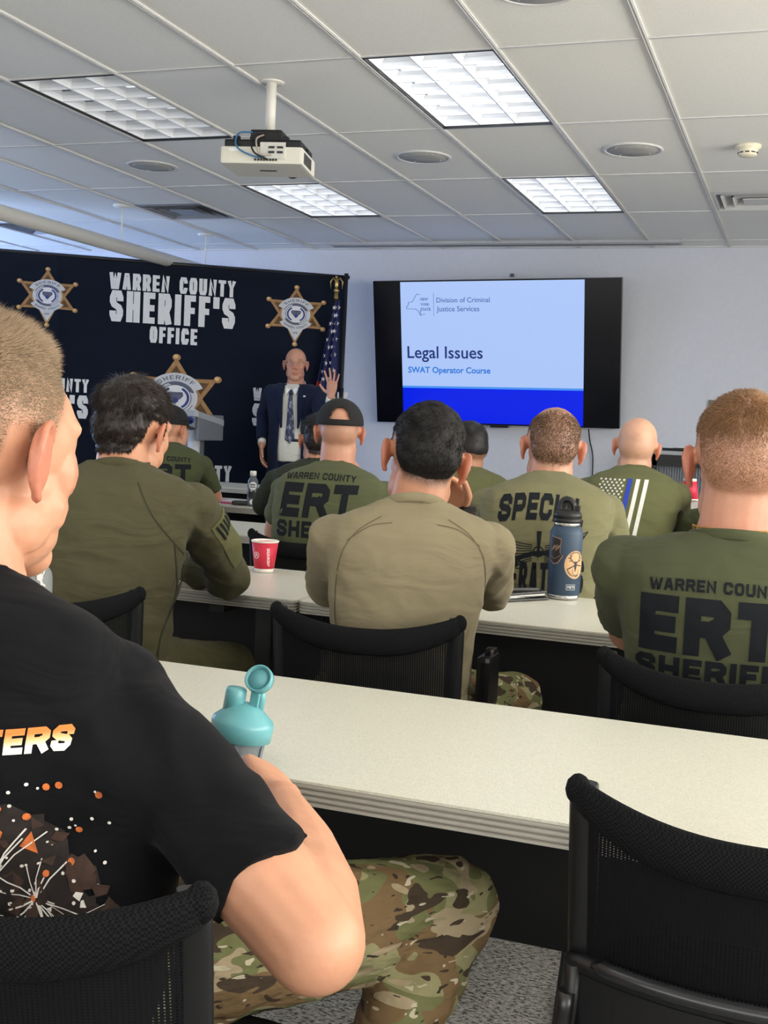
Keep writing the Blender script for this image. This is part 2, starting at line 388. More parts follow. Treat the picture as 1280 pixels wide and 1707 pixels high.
# lights
M_LOUV = plain('louvre_white', S(240, 242, 245), .25, var=.01, spec=.6)
LN = {(-1, 0): 'large lit louvred ceiling light above the wall screen, nearest the camera', (-1, 2): 'lit louvred ceiling light right of the projector, closest to the front wall',
      (-4, 0): 'dim louvred ceiling light at upper left, left of the projector', (-4, 2): 'lit louvred ceiling light just below the hanging projector'}
def troffer(u, v, k):
    x, y = cell(u, v); t = thing('ceiling_light', LN.get((u, v), 'louvred ceiling light outside the view, set into the tile ceiling'), 'ceiling light', (x+.305, y+.61, CEIL), 0, 'recessed louvred ceiling lights')
    W2, L2 = .305-.006, .61-.006
    b = newbm()
    for sx in (-1, 1): box(b, (sx*(W2-.006), 0, .03), (.012, 2*L2, .075))
    for sy in (-1, 1): box(b, (0, sy*(L2-.006), .03), (2*W2, .012, .075))
    put('frame', b, M_BLACK, t)
    b = newbm()
    wi, li = W2-.014, L2-.014
    def blade(p0, p1, ax):
        # parabolic: wide on top, thin below
        prof = [(-.003, 0), (-.005, .012), (-.012, .028), (-.026, .045), (.026, .045), (.012, .028), (.005, .012), (.003, 0)]
        rings = []
        for e in (p0, p1):
            rings.append([Vector((e[0]+o, e[1], .004+z)) if ax == 'x' else Vector((e[0], e[1]+o, .004+z)) for o, z in prof])
        loft(b, rings, True)
    for i in range(4):
        X = -wi+2*wi*i/3; blade((X, -li, 0), (X, li, 0), 'x')
    for i in range(7):
        Y = -li+2*li*i/6; blade((-wi, Y, 0), (wi, Y, 0), 'y')
    put('louvre', b, M_LOUV, t, smooth=False)
    b = newbm(); box(b, (0, 0, .09), (2*wi, 2*li, .01)); put('diffuser', b, emit('lamp_%d_%d' % (u, v), (.90, .94, 1.0) if v >= 0 else (1, .97, .9), TROFFER*k), t)
for (u, v), k in lights.items(): troffer(u, v, k)
M_GREYM = plain('vent_grey', S(150, 152, 156), .45, .3)
VL = ['square metal air diffuser in the ceiling above the banner', 'white metal air diffuser at the right edge, below the smoke detector', 'flat grey air grille in the ceiling at far left above the hanging tube light']
for (u, v), lb in zip(vents, VL):
    x, y = cell(u, v); t = thing('air_vent', lb, 'ceiling vent', (x+.305, y+.305, CEIL), 0, 'ceiling air vents')
    b = newbm()
    def sq(b, r0, z0, r1, z1):
        a = [b.verts.new((sx*r0, sy*r0, z0)) for sx, sy in ((-1, -1), (1, -1), (1, 1), (-1, 1))]; c = [b.verts.new((sx*r1, sy*r1, z1)) for sx, sy in ((-1, -1), (1, -1), (1, 1), (-1, 1))]
        for i in range(4): b.faces.new((a[i], a[(i+1) % 4], c[(i+1) % 4], c[i]))
    sq(b, .303, -.002, .27, -.006); sq(b, .27, -.006, .25, .05); put('frame', b, M_BAR if u == 1 else M_GREYM, t)
    b = newbm()
    for r0, r1 in ((.235, .19), (.165, .12)): sq(b, r0, -.008, r1, .045); sq(b, r1, .045, r1-.004, .04)
    box(b, (0, 0, -.004), (.2, .2, .006)); put('cone', b, M_BAR if u == 1 else M_GREYM, t)
    b = newbm(); box(b, (0, 0, .07), (.54, .54, .01)); put('duct', b, plain('duct_dark', S(40, 42, 46), .8), t)
M_SPK = plain('speaker_grille', S(176, 176, 174), .7, var=.02, bump=.5, bsc=900)
for (u, v), lb in (((-5, 1), 'round flush ceiling speaker farthest left, beyond the dim light'), ((-2, 1), 'round ceiling speaker between the projector and the lit light'), ((0, 1), 'round ceiling speaker on the right with a raised white rim'), ((0, -1), 'round ceiling speaker cut off by the top edge of the photo')):
    x, y = cell(u, v); t = thing('ceiling_speaker', lb, 'ceiling speaker', (x+.305, y+.61, CEIL), 0, 'round ceiling speakers')
    b = newbm(); lathe(b, [(.165, 0), (.165, -.007), (.155, -.010), (.146, -.008), (.146, 0)], n=40); put('rim', b, M_BAR, t, smooth=True)
    b = newbm(); lathe(b, [(.147, -.003), (.147, -.006), (.05, -.009), (.001, -.009)], n=40); put('grille', b, M_SPK, t)
    for k in range(4):
        b = newbm(); ell(b, (.115*math.cos(R_(45+90*k)), .115*math.sin(R_(45+90*k)), -.0085), (.005, .005, .002), sub=1); put('screw', b, M_WHITE, t)
x, y = cell(1, 1)
t = thing('smoke_detector', 'small round cream smoke detector on the ceiling at upper right', 'smoke detector', (x+.305, y+.61, CEIL))
b = newbm(); lathe(b, [(.068, 0), (.068, -.014), (.055, -.022), (.052, -.03), (.05, -.05), (.04, -.058), (.001, -.06)], n=32); put('housing', b, plain('cream_plastic', S(235, 228, 205), .4, var=.01), t)
b = newbm()
for k in range(10):
    a = R_(36*k); box(b, (0, 0, 0), (.022, .004, .006), Matrix.Rotation(a, 4, 'Z') @ Matrix.Translation((0, -.0505, -.042)))
put('slot', b, M_BLACK, t)
t = thing('screen_housing', 'long narrow white strip recessed in the ceiling along the front wall', 'ceiling strip', (-2.6, 9.72, CEIL))  # this strip stands for the projector-screen housing
b = newbm(); box(b, (0, 0, -.012), (3.05, .16, .024), bev=.004); box(b, (0, -.05, -.026), (3.03, .012, .006)); put('housing', b, plain('strip_grey', S(178, 180, 184), .5), t)
b = newbm(); box(b, (0, .01, -.026), (3.0, .04, .004)); put('slot', b, plain('slot_grey', S(120, 122, 126), .6), t)
# hanging tube light
pz = at(343, 452, 9.19).z; px = -5.08
t = thing('pendant_tube_light', 'long white tube light hanging on thin cables before the banner', 'pendant light', (px, 9.45, pz))
b = newbm(); tube(b, [(0, 0, 0), (0, -.02, 0), (0, -6.2, 0)], [.035, .052, .052], 20); put('tube', b, plain('tube_white', S(205, 203, 196), .35, var=.02), t)
for yy in (-.28, -1.6, -4.5):
    b = newbm(); tube(b, [(0, yy, .04), (0, yy, CEIL-pz)], .0055, 8); put('cable', b, M_WHITE, t)
    b = newbm(); lathe(b, [(.075, 0), (.07, -.014), (.02, -.022), (.001, -.022)], (0, yy, CEIL-pz), n=24); put('canopy', b, M_WHITE, t)
# projector
pp = Vector((-2.495, 5.083, CEIL))
pc = at(450, 272, 5.1)
t = thing('ceiling_projector', 'white projector hanging from the ceiling on a white pole', 'projector', (pp.x, pp.y, CEIL)); dz = pc.z-CEIL
Mr = Matrix.Translation((0, 0, dz)) @ Matrix.Rotation(R_(12), 4, 'Z')
b = newbm(); tube(b, [(0, 0, 0), (0, 0, dz+.14)], .024, 24); lathe(b, [(.06, 0), (.055, -.006), (.001, -.007)], n=24); put('pole', b, M_WHITE, t)
b = newbm(); box(b, (0, 0, 0), (.385, .30, .078), Mr, .012); put('body', b, plain('projector_white', S(226, 224, 212), .4, var=.02), t)
b = newbm(); box(b, (0, 0, .055), (.36, .27, .04), Mr, .01); box(b, (0, 0, .10), (.15, .15, .07), Mr, .012); box(b, (.1, -.02, .085), (.16, .02, .02), Mr @ Matrix.Rotation(R_(12), 4, 'Y'), .003); box(b, (-.13, -.1, .08), (.03, .03, .03), Mr, .004); box(b, (.1, -.09, .08), (.03, .03, .03), Mr, .004); put('ceiling_mount', b, M_BLACK, t)
b = newbm(); box(b, (.055, -.152, .02), (.12, .006, .075), Mr, .002); put('port_panel', b, plain('port_white', S(215, 215, 208), .4), t)
PD = plain('port_dark', S(45, 45, 48), .5)
def pbox(nm, c, s, bev=0): b = newbm(); box(b, c, s, Mr, bev); put(nm, b, PD, t)
for q in range(8): pbox('port', (-.025+.014*q, -.156, -.022), (.008, .004, .010))
for q in range(2):
    for w_ in range(2): pbox('port', (.05+.04*q, -.157, .012+.022*w_), (.028, .006, .010), .002)
for q in range(7): pbox('vent_slot', (.1935, -.10+.024*q, -.002), (.003, .011, .05))
pbox('label_plate', (0, -.0, -.0395), (.08, .02, .002))
b = newbm(); lathe(b, [(.04, 0), (.04, .02), (.034, .024), (.001, .018)], n=24, M=Mr @ Matrix.Translation((.08, .15, .0)) @ Matrix.Rotation(R_(-90), 4, 'X')); put('lens', b, M_BLACK, t)
b = newbm(); box(b, (-.13, -.1525, .022), (.045, .002, .014), Mr); put('sticker', b, plain('sticker_white', S(245, 245, 245), .5), t)
for col_, pts in ((S(60, 120, 170), [(-.03, -.06, .12), (-.12, -.1, .11), (-.11, -.17, .03), (-.03, -.17, -.01), (.02, -.16, -.01)]), (S(30, 30, 32), [(0, -.07, .12), (-.05, -.14, .09), (-.03, -.18, .01), (.03, -.16, -.02)]), (S(180, 170, 160), [(-.01, -.07, .11), (-.025, -.15, .07), (.0, -.18, .0), (.05, -.16, 0)])):
    b = newbm(); tube(b, [Mr @ Vector(p) for p in smooth_pts(pts, 6)], .0042, 8); put('cable', b, plain('cord_%d' % int(col_[2]*999), col_, .5), t)
# ------------------------------------------------------------------ wall screen
tl, tr, bl, br = (622, 471.5), (1031.5, 465.5), (628.5, 700.5), (1025, 715)
tc_ = at(822, 589, 9.78)
TVW, TVH = 2.165, 1.245
t = thing('wall_screen', 'large black flat screen tilted down on the front wall showing a slide', 'television', tc_); t.rotation_euler = (R_(TV_TILT), R_(TV_ROLL), 0)
WM[t.name] = Matrix.Translation(tc_) @ t.rotation_euler.to_matrix().to_4x4()
b = newbm(); box(b, (0, .035, 0), (TVW, .06, TVH), bev=.004); put('casing', b, plain('screen_black', S(8, 10, 18), .22, var=.02), t)
b = newbm(); box(b, (0, .12, 0), (.5, .12, .4)); put('wall_bracket', b, M_BLKMETAL, t)
b = newbm(); box(b, (.05, .0, -TVH/2-.008), (.16, .03, .02), bev=.003); put('logo_lip', b, M_BLACK, t)
sx0, sx1, sz0, sz1 = -TVW/2+.253, TVW/2-.304, -TVH/2+.012, TVH/2-.012
SW = sx1-sx0; SH = sz1-sz0
def scr(name, x0, x1, z0, z1, m, y): 
    b = newbm(); f = b.faces.new([b.verts.new(p) for p in ((sx0+x0*SW, y, sz0+z0*SH), (sx0+x1*SW, y, sz0+z0*SH), (sx0+x1*SW, y, sz0+z1*SH), (sx0+x0*SW, y, sz0+z1*SH))]); return put(name, b, m, t, fix=False)
scr('slide', 0, 1, .262, 1, emit('slide_pale_blue', S(172, 198, 248)), .002)
scr('slide_stripe', 0, 1, .247, .262, emit('slide_mid_blue', S(70, 145, 240)), .002)
scr('slide_band', 0, 1, 0, .247, emit('slide_blue', S(0, 32, 232)), .002)
def textmesh(s, size, bold=0, space=1.0):
    c = bpy.data.curves.new('t', 'FONT'); c.body = s; c.size = size; c.offset = bold; c.space_character = space; c.resolution_u = 3
    o = bpy.data.objects.new('t', c); COL.objects.link(o); dg = bpy.context.evaluated_depsgraph_get()
    me = bpy.data.meshes.new_from_object(o.evaluated_get(dg)); bpy.data.objects.remove(o); return me
def scrtext(name, s, px, pz_, w, m, bold=0, size=.1):
    me = textmesh(s, size, bold); a = getco(me); k = w*SW/(a[:, 0].max()-a[:, 0].min()); x = a[:, 0].min()
    b_ = np.stack([sx0+px*SW+(a[:, 0]-x)*k, np.full(len(a), -.0005), sz0+pz_*SH+a[:, 1]*k], 1); setco(me, b_); return put(name, me, m, t)
E_NAVY = emit('slide_navy', S(32, 52, 120)); E_MID = emit('slide_text_blue', S(45, 120, 215)); E_GREY = emit('slide_slate', S(82, 112, 178))
scrtext('slide_title', 'Legal Issues', .033, .463, .425, E_NAVY, .0012)
scrtext('slide_subtitle', 'SWAT Operator Course', .035, .358, .465, E_MID, .0025)
scrtext('slide_agency', 'Division of Criminal', .204, .855, .295, E_GREY, .0012); scrtext('slide_agency', 'Justice Services', .204, .793, .238, E_GREY, .0012)
for q, s in enumerate(('NEW', 'YORK', 'STATE')): scrtext('slide_logo_text', s, .113, .870-.036*q, (.044, .052, .058)[q], E_GREY, .003)
b = newbm(); fs = lambda u, v: Vector((sx0+u*SW, -.0005, sz0+v*SH))
ribbon(b, [(.188, .76), (.188, .92)], .0022, fs, seg=1)
ny = [(.113, .91), (.095, .915), (.085, .90), (.075, .875), (.065, .86), (.045, .855), (.043, .835), (.033, .825), (.035, .812), (.085, .81), (.098, .80), (.11, .775), (.113, .765), (.125, .772), (.14, .775)]
ribbon(b, ny, .0035, fs, seg=1, caps=False); ribbon(b, [(.113, .80), (.113, .765)], .0035, fs, seg=1)
put('slide_outline', b, E_GREY, t)
p0 = at(981, 716, 9.9); t = thing('screen_cable', 'thin dark cable hanging from the wall screen down the front wall', 'cable', p0)
b = newbm(); tube(b, [Vector(p)-p0 for p in smooth_pts([p0, at(983, 735, 9.99), at(988, 765, 9.99), at(985, 830, 9.99)], 5)], .006, 8); put('cord', b, M_BLACK, t)
b = newbm(); box(b, tuple(at(853.5, 459, YF-.01)), (.03, .02, .03), bev=.004); tag(put('wall_sensor', b, plain('sensor_grey', S(80, 84, 92), .5)), 'tiny grey sensor dot on the front wall above the screen', 'sensor')
b = newbm(); box(b, tuple(at(1190, 676, YF-.015)), (.09, .03, .09), bev=.006); tag(put('wall_box', b, plain('wallbox_tan', S(120, 118, 100), .5)), 'small box on the front wall beside the reddish-haired head', 'wall box')
# ------------------------------------------------------------------ tables
M_TOP = (lambda t: (t.col(t.ramp(t.noise(420, 3), [(.35, S(205, 203, 190, .98)), (.6, S(222, 220, 206, 1.0))])), t.b.inputs.__getitem__('Roughness').__setattr__('default_value', .33), t.m)[-1])(NT('laminate_top'))
M_EDGE = plain('edge_grey', S(168, 166, 158, 1.1), .45, var=.02)
M_EDGED = plain('edge_groove', S(80, 78, 74), .6)
M_LEG = plain('table_leg_black', S(20, 21, 24), .5)
M_PANEL = plain('modesty_black', S(16, 17, 20), .8)
TBL = {}
def table(key, x0, x1, y0, y1, label, z=.737, grp='white training tables', panel=True):
    w, d = x1-x0, y1-y0; t = thing('training_table', label, 'table', ((x0+x1)/2, (y0+y1)/2, 0), 0, grp)
    def slab(z0, z1, inset, r=.025):
        b = newbm(); pts = []
        for cx, cy, a in ((w/2-r, d/2-r, 0), (-w/2+r, d/2-r, 90), (-w/2+r, -d/2+r, 180), (w/2-r, -d/2+r, 270)):
            for q in range(5):
                A = R_(a+22.5*q); pts.append((cx+(r-inset)*math.cos(A), cy+(r-inset)*math.sin(A)))
        loft(b, [[Vector((p[0], p[1], zz)) for p in pts] for zz in (z0, z1)]); 
        for f in b.faces: f.smooth = False
        return b
    put('tabletop', slab(z-.004, z, .001), M_TOP, t)
    b = newbm(); pts = []; r = .025
    prof = []
    zz = z-.004
    for q in range(4):
        h = .0062; prof += [(0.006, zz), (0, zz-.0012), (0, zz-h+.0012), (.006, zz-h)]; zz -= h+.0024
    rings = []
    for ins, zq in prof:
        ring = []
        for cx, cy, a in ((w/2-r, d/2-r, 0), (-w/2+r, d/2-r, 90), (-w/2+r, -d/2+r, 180), (w/2-r, -d/2+r, 270)):
            for q in range(5):
                A = R_(a+22.5*q); ring.append(Vector((cx+(r-ins)*math.cos(A), cy+(r-ins)*math.sin(A), zq)))
        rings.append(ring)
    loft(b, rings, True); put('edge_band', b, M_EDGE, t, smooth=False)
    zb = zz
    for sx in (-1, 1):
        b = newbm(); X = sx*(w/2-.28); box(b, (X, .1, zb/2+.02), (.06, .04, zb-.04), bev=.006); box(b, (X, .0, .02), (.06, d-.08, .035), bev=.008); box(b, (X, 0, zb-.015), (.05, d-.12, .03)); put('leg', b, M_LEG, t)
    if panel:
        b = newbm(); box(b, (0, .2, zb-.19), (w-.25, .012, .34)); put('modesty_panel', b, M_PANEL, t)
    TBL[key] = t; return t
SEAM = -1.335
table('1', SEAM, .50, 1.50, 2.10, 'nearest long white table, where the teal shaker is held')
table('2L', SEAM-1.835, SEAM-.006, 3.01, 3.62, 'white table in the second row on the left with the red cup on it')
table('2R', SEAM, .50, 3.01, 3.62, 'white table in the second row carrying the navy flask and black folder')
table('3L', -3.5, SEAM-.35, 4.55, 5.15, 'white table in the third row, left, mostly hidden behind the olive shirts')
table('3R', SEAM-.34, .50, 4.55, 5.15, 'white table in the third row, right, hidden behind seated people')
table('4L', -4.2, SEAM-.9, 5.95, 6.55, 'white table in the fourth row with the juice bottle and magazine')
table('4R', SEAM-.89, .50, 5.95, 6.55, 'white table in the fourth row, right, with the upturned red cup')
table('5', -5.2, -2.2, 7.5, 8.1, 'long pale table at the front of the room before the lectern')
# ------------------------------------------------------------------ chairs
def meshfab():
    t = NT('chair_mesh'); t.b.inputs['Roughness'].default_value = .8; t.col(S(18, 19, 22)); t.b.inputs['Specular IOR Level'].default_value = .1
    tc = t.n('TexCoord'); sp = t.n('SeparateXYZ'); t.l(tc.outputs['Object'], sp.inputs[0])
    def wave(o, period, duty):
        m = t.n('Math', _operation='MULTIPLY'); t.l(o, m.inputs[0]); m.inputs[1].default_value = 1/period
        f = t.n('Math', _operation='FRACT'); t.l(m.outputs[0], f.inputs[0])
        g = t.n('Math', _operation='GREATER_THAN'); t.l(f.outputs[0], g.inputs[0]); g.inputs[1].default_value = duty; return g.outputs[0]
    a = wave(sp.outputs['X'], .0048, .72); b = wave(sp.outputs['Z'], .0032, .62)
    mu = t.n('Math', _operation='MULTIPLY'); t.l(a, mu.inputs[0]); t.l(b, mu.inputs[1])
    tr_ = t.n('BsdfTransparent'); ms = t.n('MixShader'); t.l(mu.outputs[0], ms.inputs[0]); t.l(t.b.outputs[0], ms.inputs[1]); t.l(tr_.outputs[0], ms.inputs[2])
    t.l(ms.outputs[0], t.o.inputs['Surface']); return t.m
M_MESH = meshfab()
def weave():
    t = NT('woven_black'); t.b.inputs['Roughness'].default_value = .85; t.b.inputs['Specular IOR Level'].default_value = .15
    ck = t.n('TexChecker', Scale=360.0); t.l(t.coords(), ck.inputs['Vector']); ck.inputs['Color1'].default_value = S(4, 5, 6)+(1,); ck.inputs['Color2'].default_value = S(22, 23, 26)+(1,)
    t.col(ck.outputs[0]); t.bump(ck.outputs[1], .5, .002); return t.m
M_WEAVE = weave()
M_ARM = plain('armrest_grey', S(70, 72, 76), .5)
def backsurf(u, v, off=0):
    """u in -1..1 across, v in 0..1 from the cross bar up; chair faces +y"""
    x = u*(.208+.004*v); z = .60+.190*v+.045*abs(u)**2.5*v-.004
    y = -.235-.035*v + .055*u*u + off
    return Vector((x, y, z))
def make_chair(name, label, group):
    t = thing(name, label, 'chair', (0, 0, 0), 0, group)
    b = newbm(); nu, nv = 24, 10
    g = [[b.verts.new(backsurf(-1+2*i/nu, j/nv)) for i in range(nu+1)] for j in range(nv+1)]
    for j in range(nv):
        for i in range(nu):
            f = b.faces.new((g[j][i], g[j][i+1], g[j+1][i+1], g[j+1][i])); f.smooth = True
    put('back_mesh', b, M_MESH, t, fix=False)
    b = newbm()
    us_ = [-1+2*i/28 for i in range(29)]
    rings = []
    for u in us_:
        c = backsurf(u, 1); hh = .030-.010*abs(u)**4; rings.append([c+Vector((0, .013*math.cos(a), -.012+hh*math.sin(a))) for a in [2*math.pi*k/12 for k in range(12)]])
    loft(b, rings)
    for sx in (-1, 1): ell(b, tuple(backsurf(sx, 1)+Vector((-sx*.004, 0, -.010))), (.016, .015, .020), sub=2)
    put('top_rail', b, M_WEAVE, t)
    b = newbm()
    for sx in (-1, 1):
        pts = [backsurf(sx, v/8)+Vector((-sx*.012, 0, 0)) for v in range(9)]; tube(b, pts, [.019]*8+[.016], 10, flat=.55, up=Vector((0, 1, 0)))
    pts = [backsurf(u, 0) for u in us_]; tube(b, pts, .017, 10, flat=.8)
    put('back_frame', b, M_BLACK, t)
    b = newbm(); pts = [backsurf(u, 0, -.022)+Vector((0, 0, .012)) for u in us_[2:-2]]; tube(b, pts, [.004]+[.010]*(len(pts)-2)+[.004], 10); put('cross_bar', b, plain('bar_gloss', S(38, 39, 42), .22), t)
    b = newbm()
    rings = []
    for u in us_:
        c0 = backsurf(u, 0); rings.append([c0+Vector((0, -.012, -.01)), c0+Vector((0, .008, -.01)), c0+Vector((0, .014, -.085-.02*(1-u*u))), c0+Vector((0, -.006, -.085-.02*(1-u*u)))])
    loft(b, rings); put('lumbar_band', b, M_BLACK, t, smooth=False)
    for sx in (-1, 1):
        b = newbm(); tube(b, [(sx*.203, -.185, .60), (sx*.206, -.17, .50), (sx*.212, -.12, .42)], [.022, .022, .024], 10, flat=.6); put('upright', b, M_BLACK, t)
        b = newbm(); tube(b, smooth_pts([(sx*.245, .20, .44), (sx*.25, .23, .2), (sx*.25, .245, .03), (sx*.25, .20, .012), (sx*.25, 0, .012), (sx*.25, -.24, .012), (sx*.25, -.275, .04), (sx*.238, -.25, .25), (sx*.222, -.205, .42), (sx*.210, -.195, .56)], 4), .0115, 10); put('sled_leg', b, M_BLKMETAL, t)
    b = newbm(); tube(b, [(-.245, .2, .41), (.245, .2, .41)], .012, 8); tube(b, [(-.235, -.12, .41), (.235, -.12, .41)], .012, 8); put('seat_frame', b, M_BLKMETAL, t)
    b = newbm(); rings = []
    for j in range(9):
        y = -.22+.46*j/8; e = 1-((j-4)/4)**4*.25
        rings.append([Vector((.225*e*math.copysign(abs(math.cos(a))**.4, math.cos(a)), y, .455+.03*math.copysign(abs(math.sin(a))**.6, math.sin(a))-(.012 if j in (0, 8) else 0))) for a in [2*math.pi*k/24 for k in range(24)]])
    loft(b, rings); put('seat', b, M_WEAVE, t)
    return t
chair0 = make_chair('mesh_chair', 'empty black mesh-back chair at lower right, pushed up to the nearest table', 'black mesh-back chairs')
chair0.location = (-.025, 1.60, 0)
def chair(x, y, rz, label, s=1):
    c = copy_tree(chair0); c.location = (x, y, 0); c.rotation_euler = (0, 0, R_(rz)); c['label'] = label; return c
# ------------------------------------------------------------------ people
def hand(bm, M, side=1, curl=(25, 35, 25), spread=4, thumb=((.75, .62, -.2), (.45, .85, -.3)), sc=1.0, fc=None):
    """palm + five fingers; local y = along the fingers, z = back of the hand, x*side = thumb side"""
    M = M @ Matrix.Scale(sc, 4)
    def P(x, y, z): return M @ Vector((x*side, y, z))
    rings = []
    for y, w, h in ((-.02, .026, .019), (.01, .029, .018), (.035, .038, .017), (.065, .043, .0145), (.088, .042, .0125), (.098, .036, .009)):
        rings.append([P(w*math.cos(a), y, h*math.sin(a)) for a in [2*math.pi*k/14 for k in range(14)]])
    loft(bm, rings)
    base = [(.031, .088, .0095), (.0105, .094, .010), (-.0105, .091, .0095), (-.031, .082, .0085)]
    lens = [(.040, .025, .020), (.044, .028, .021), (.041, .026, .020), (.032, .020, .018)]
    for i, ((bx_, by, r), L) in enumerate(zip(base, lens)):
        sp = R_(spread*(1.5-i)); pts = [(bx_*.8, by-.03, 0), (bx_, by, 0)]; a = 0; cu = (fc[i] if fc else curl)
        for l, c in zip(L, cu):
            a += R_(c); p = pts[-1]; pts.append((p[0]+l*math.sin(sp)*math.cos(a), p[1]+l*math.cos(sp)*math.cos(a), p[2]-l*math.sin(a)))
        tube(bm, [P(*p) for p in pts], [r*1.0, r*1.02, r*.95, r*.88, r*.74], 10); e = pts[-1]; ell(bm, (0, 0, 0), (r*.76*sc,)*3, Matrix.Translation(P(*e)), 2)
    t0 = (.020, .018, -.004); d1, d2 = Vector(thumb[0]).normalized(), Vector(thumb[1]).normalized()
    pts = [Vector(t0), Vector(t0)+d1*.040, Vector(t0)+d1*.040+d2*.032, Vector(t0)+d1*.038+d2*.056]
    tube(bm, [P(*p) for p in pts], [.014, .0125, .0108, .009], 10); ell(bm, (0, 0, 0), (.0095*sc,)*3, Matrix.Translation(P(*pts[-1])), 2)
def hand_matrix(w, d, n):
    """wrist point, finger direction, dorsal normal"""
    y = Vector(d).normalized(); z = Vector(n); z = (z-y*z.dot(y)).normalized(); x = y.cross(z)
    return Matrix.Translation(Vector(w)) @ Matrix((x, y, z)).transposed().to_4x4()
def headprims(bm, H, f=1.0, jaw=1.0, earout=17, es=1.0):
    E = lambda c, r, sub=3: ell(bm, c, r, H, sub)
    E((0, -.012, .036), (.0765, .098, .087)); E((0, -.045, .012), (.070, .066, .072)); E((0, .028, .018), (.068, .072, .078))
    E((0, .028, -.03), (.063, .068, .075)); E((0, .030, -.072), (.056*jaw, .058, .042)); E((0, .067, -.097), (.029*jaw, .024, .023))
    for s in (-1, 1): E((s*.034, .040, -.046), (.031, .036, .036), 2)
    for s in (-1, 1):
        E((s*.052*jaw, .012, -.062), (.016, .034, .03), 2); E((s*.044, .054, -.012), (.022, .025, .032), 2)
        tube(bm, [H @ Vector(p) for p in ((s*.058, .062, .030), (s*.030, .085, .036), (s*.008, .090, .030))], [.010, .0115, .010], 8)
    tube(bm, [H @ Vector(p) for p in ((0, .088, .030), (0, .100, .010), (0, .107, -.014), (0, .108, -.026))], [.009, .0095, .012, .0125], 10)
    for s in (-1, 1): E((s*.0125, .101, -.029), (.009, .011, .0085), 2)
    tube(bm, [H @ Vector(p) for p in ((-.026, .082, -.060), (-.012, .0925, -.0565), (0, .0945, -.058), (.012, .0925, -.0565), (.026, .082, -.060))], [.004, .0058, .006, .0058, .004], 8)
    tube(bm, [H @ Vector(p) for p in ((-.024, .082, -.063), (0, .0935, -.069), (.024, .082, -.063))], [.004, .0075, .004], 8)
    for s in (-1, 1):
        Ea = H @ Matrix.Translation((s*.0735, .002, -.006)) @ Matrix.Rotation(R_(s*earout), 4, 'Z') @ Matrix.Rotation(R_(-8), 4, 'X') @ Matrix.Scale(es, 4)
        # pinna: y backwards is the free edge
        rim = smooth_pts([(s*.004, .006, .012), (s*.007, .004, .026), (s*.011, -.010, .034), (s*.014, -.024, .028), (s*.014, -.029, .010), (s*.010, -.024, -.012), (s*.007, -.012, -.027), (s*.004, .000, -.030)], 4)
        tube(bm, [Ea @ Vector(p) for p in rim], [.0052]*(len(rim)-6)+[.0055, .006, .0065, .0068, .0064, .0058], 8)
        ell(bm, (s*.006, -.011, .002), (.0050, .021, .031), Ea, 3); ell(bm, (s*.004, .004, -.004), (.004, .004, .009), Ea, 2)
        tube(bm, [Ea @ Vector(p) for p in ((s*.007, -.004, .020), (s*.010, -.016, .008), (s*.007, -.012, -.010))], [.0035, .0045, .0035], 8)
TS = [-.12, 0, .12, .3, .5, .66, .78, .86, .92, .97, 1.03]
TA = [.165, .176, .174, .174, .188, .200, .203, .190, .158, .115, .076]
TD = [.118, .128, .128, .124, .132, .134, .126, .108, .088, .074, .066]
TIPS = []
class Person: pass
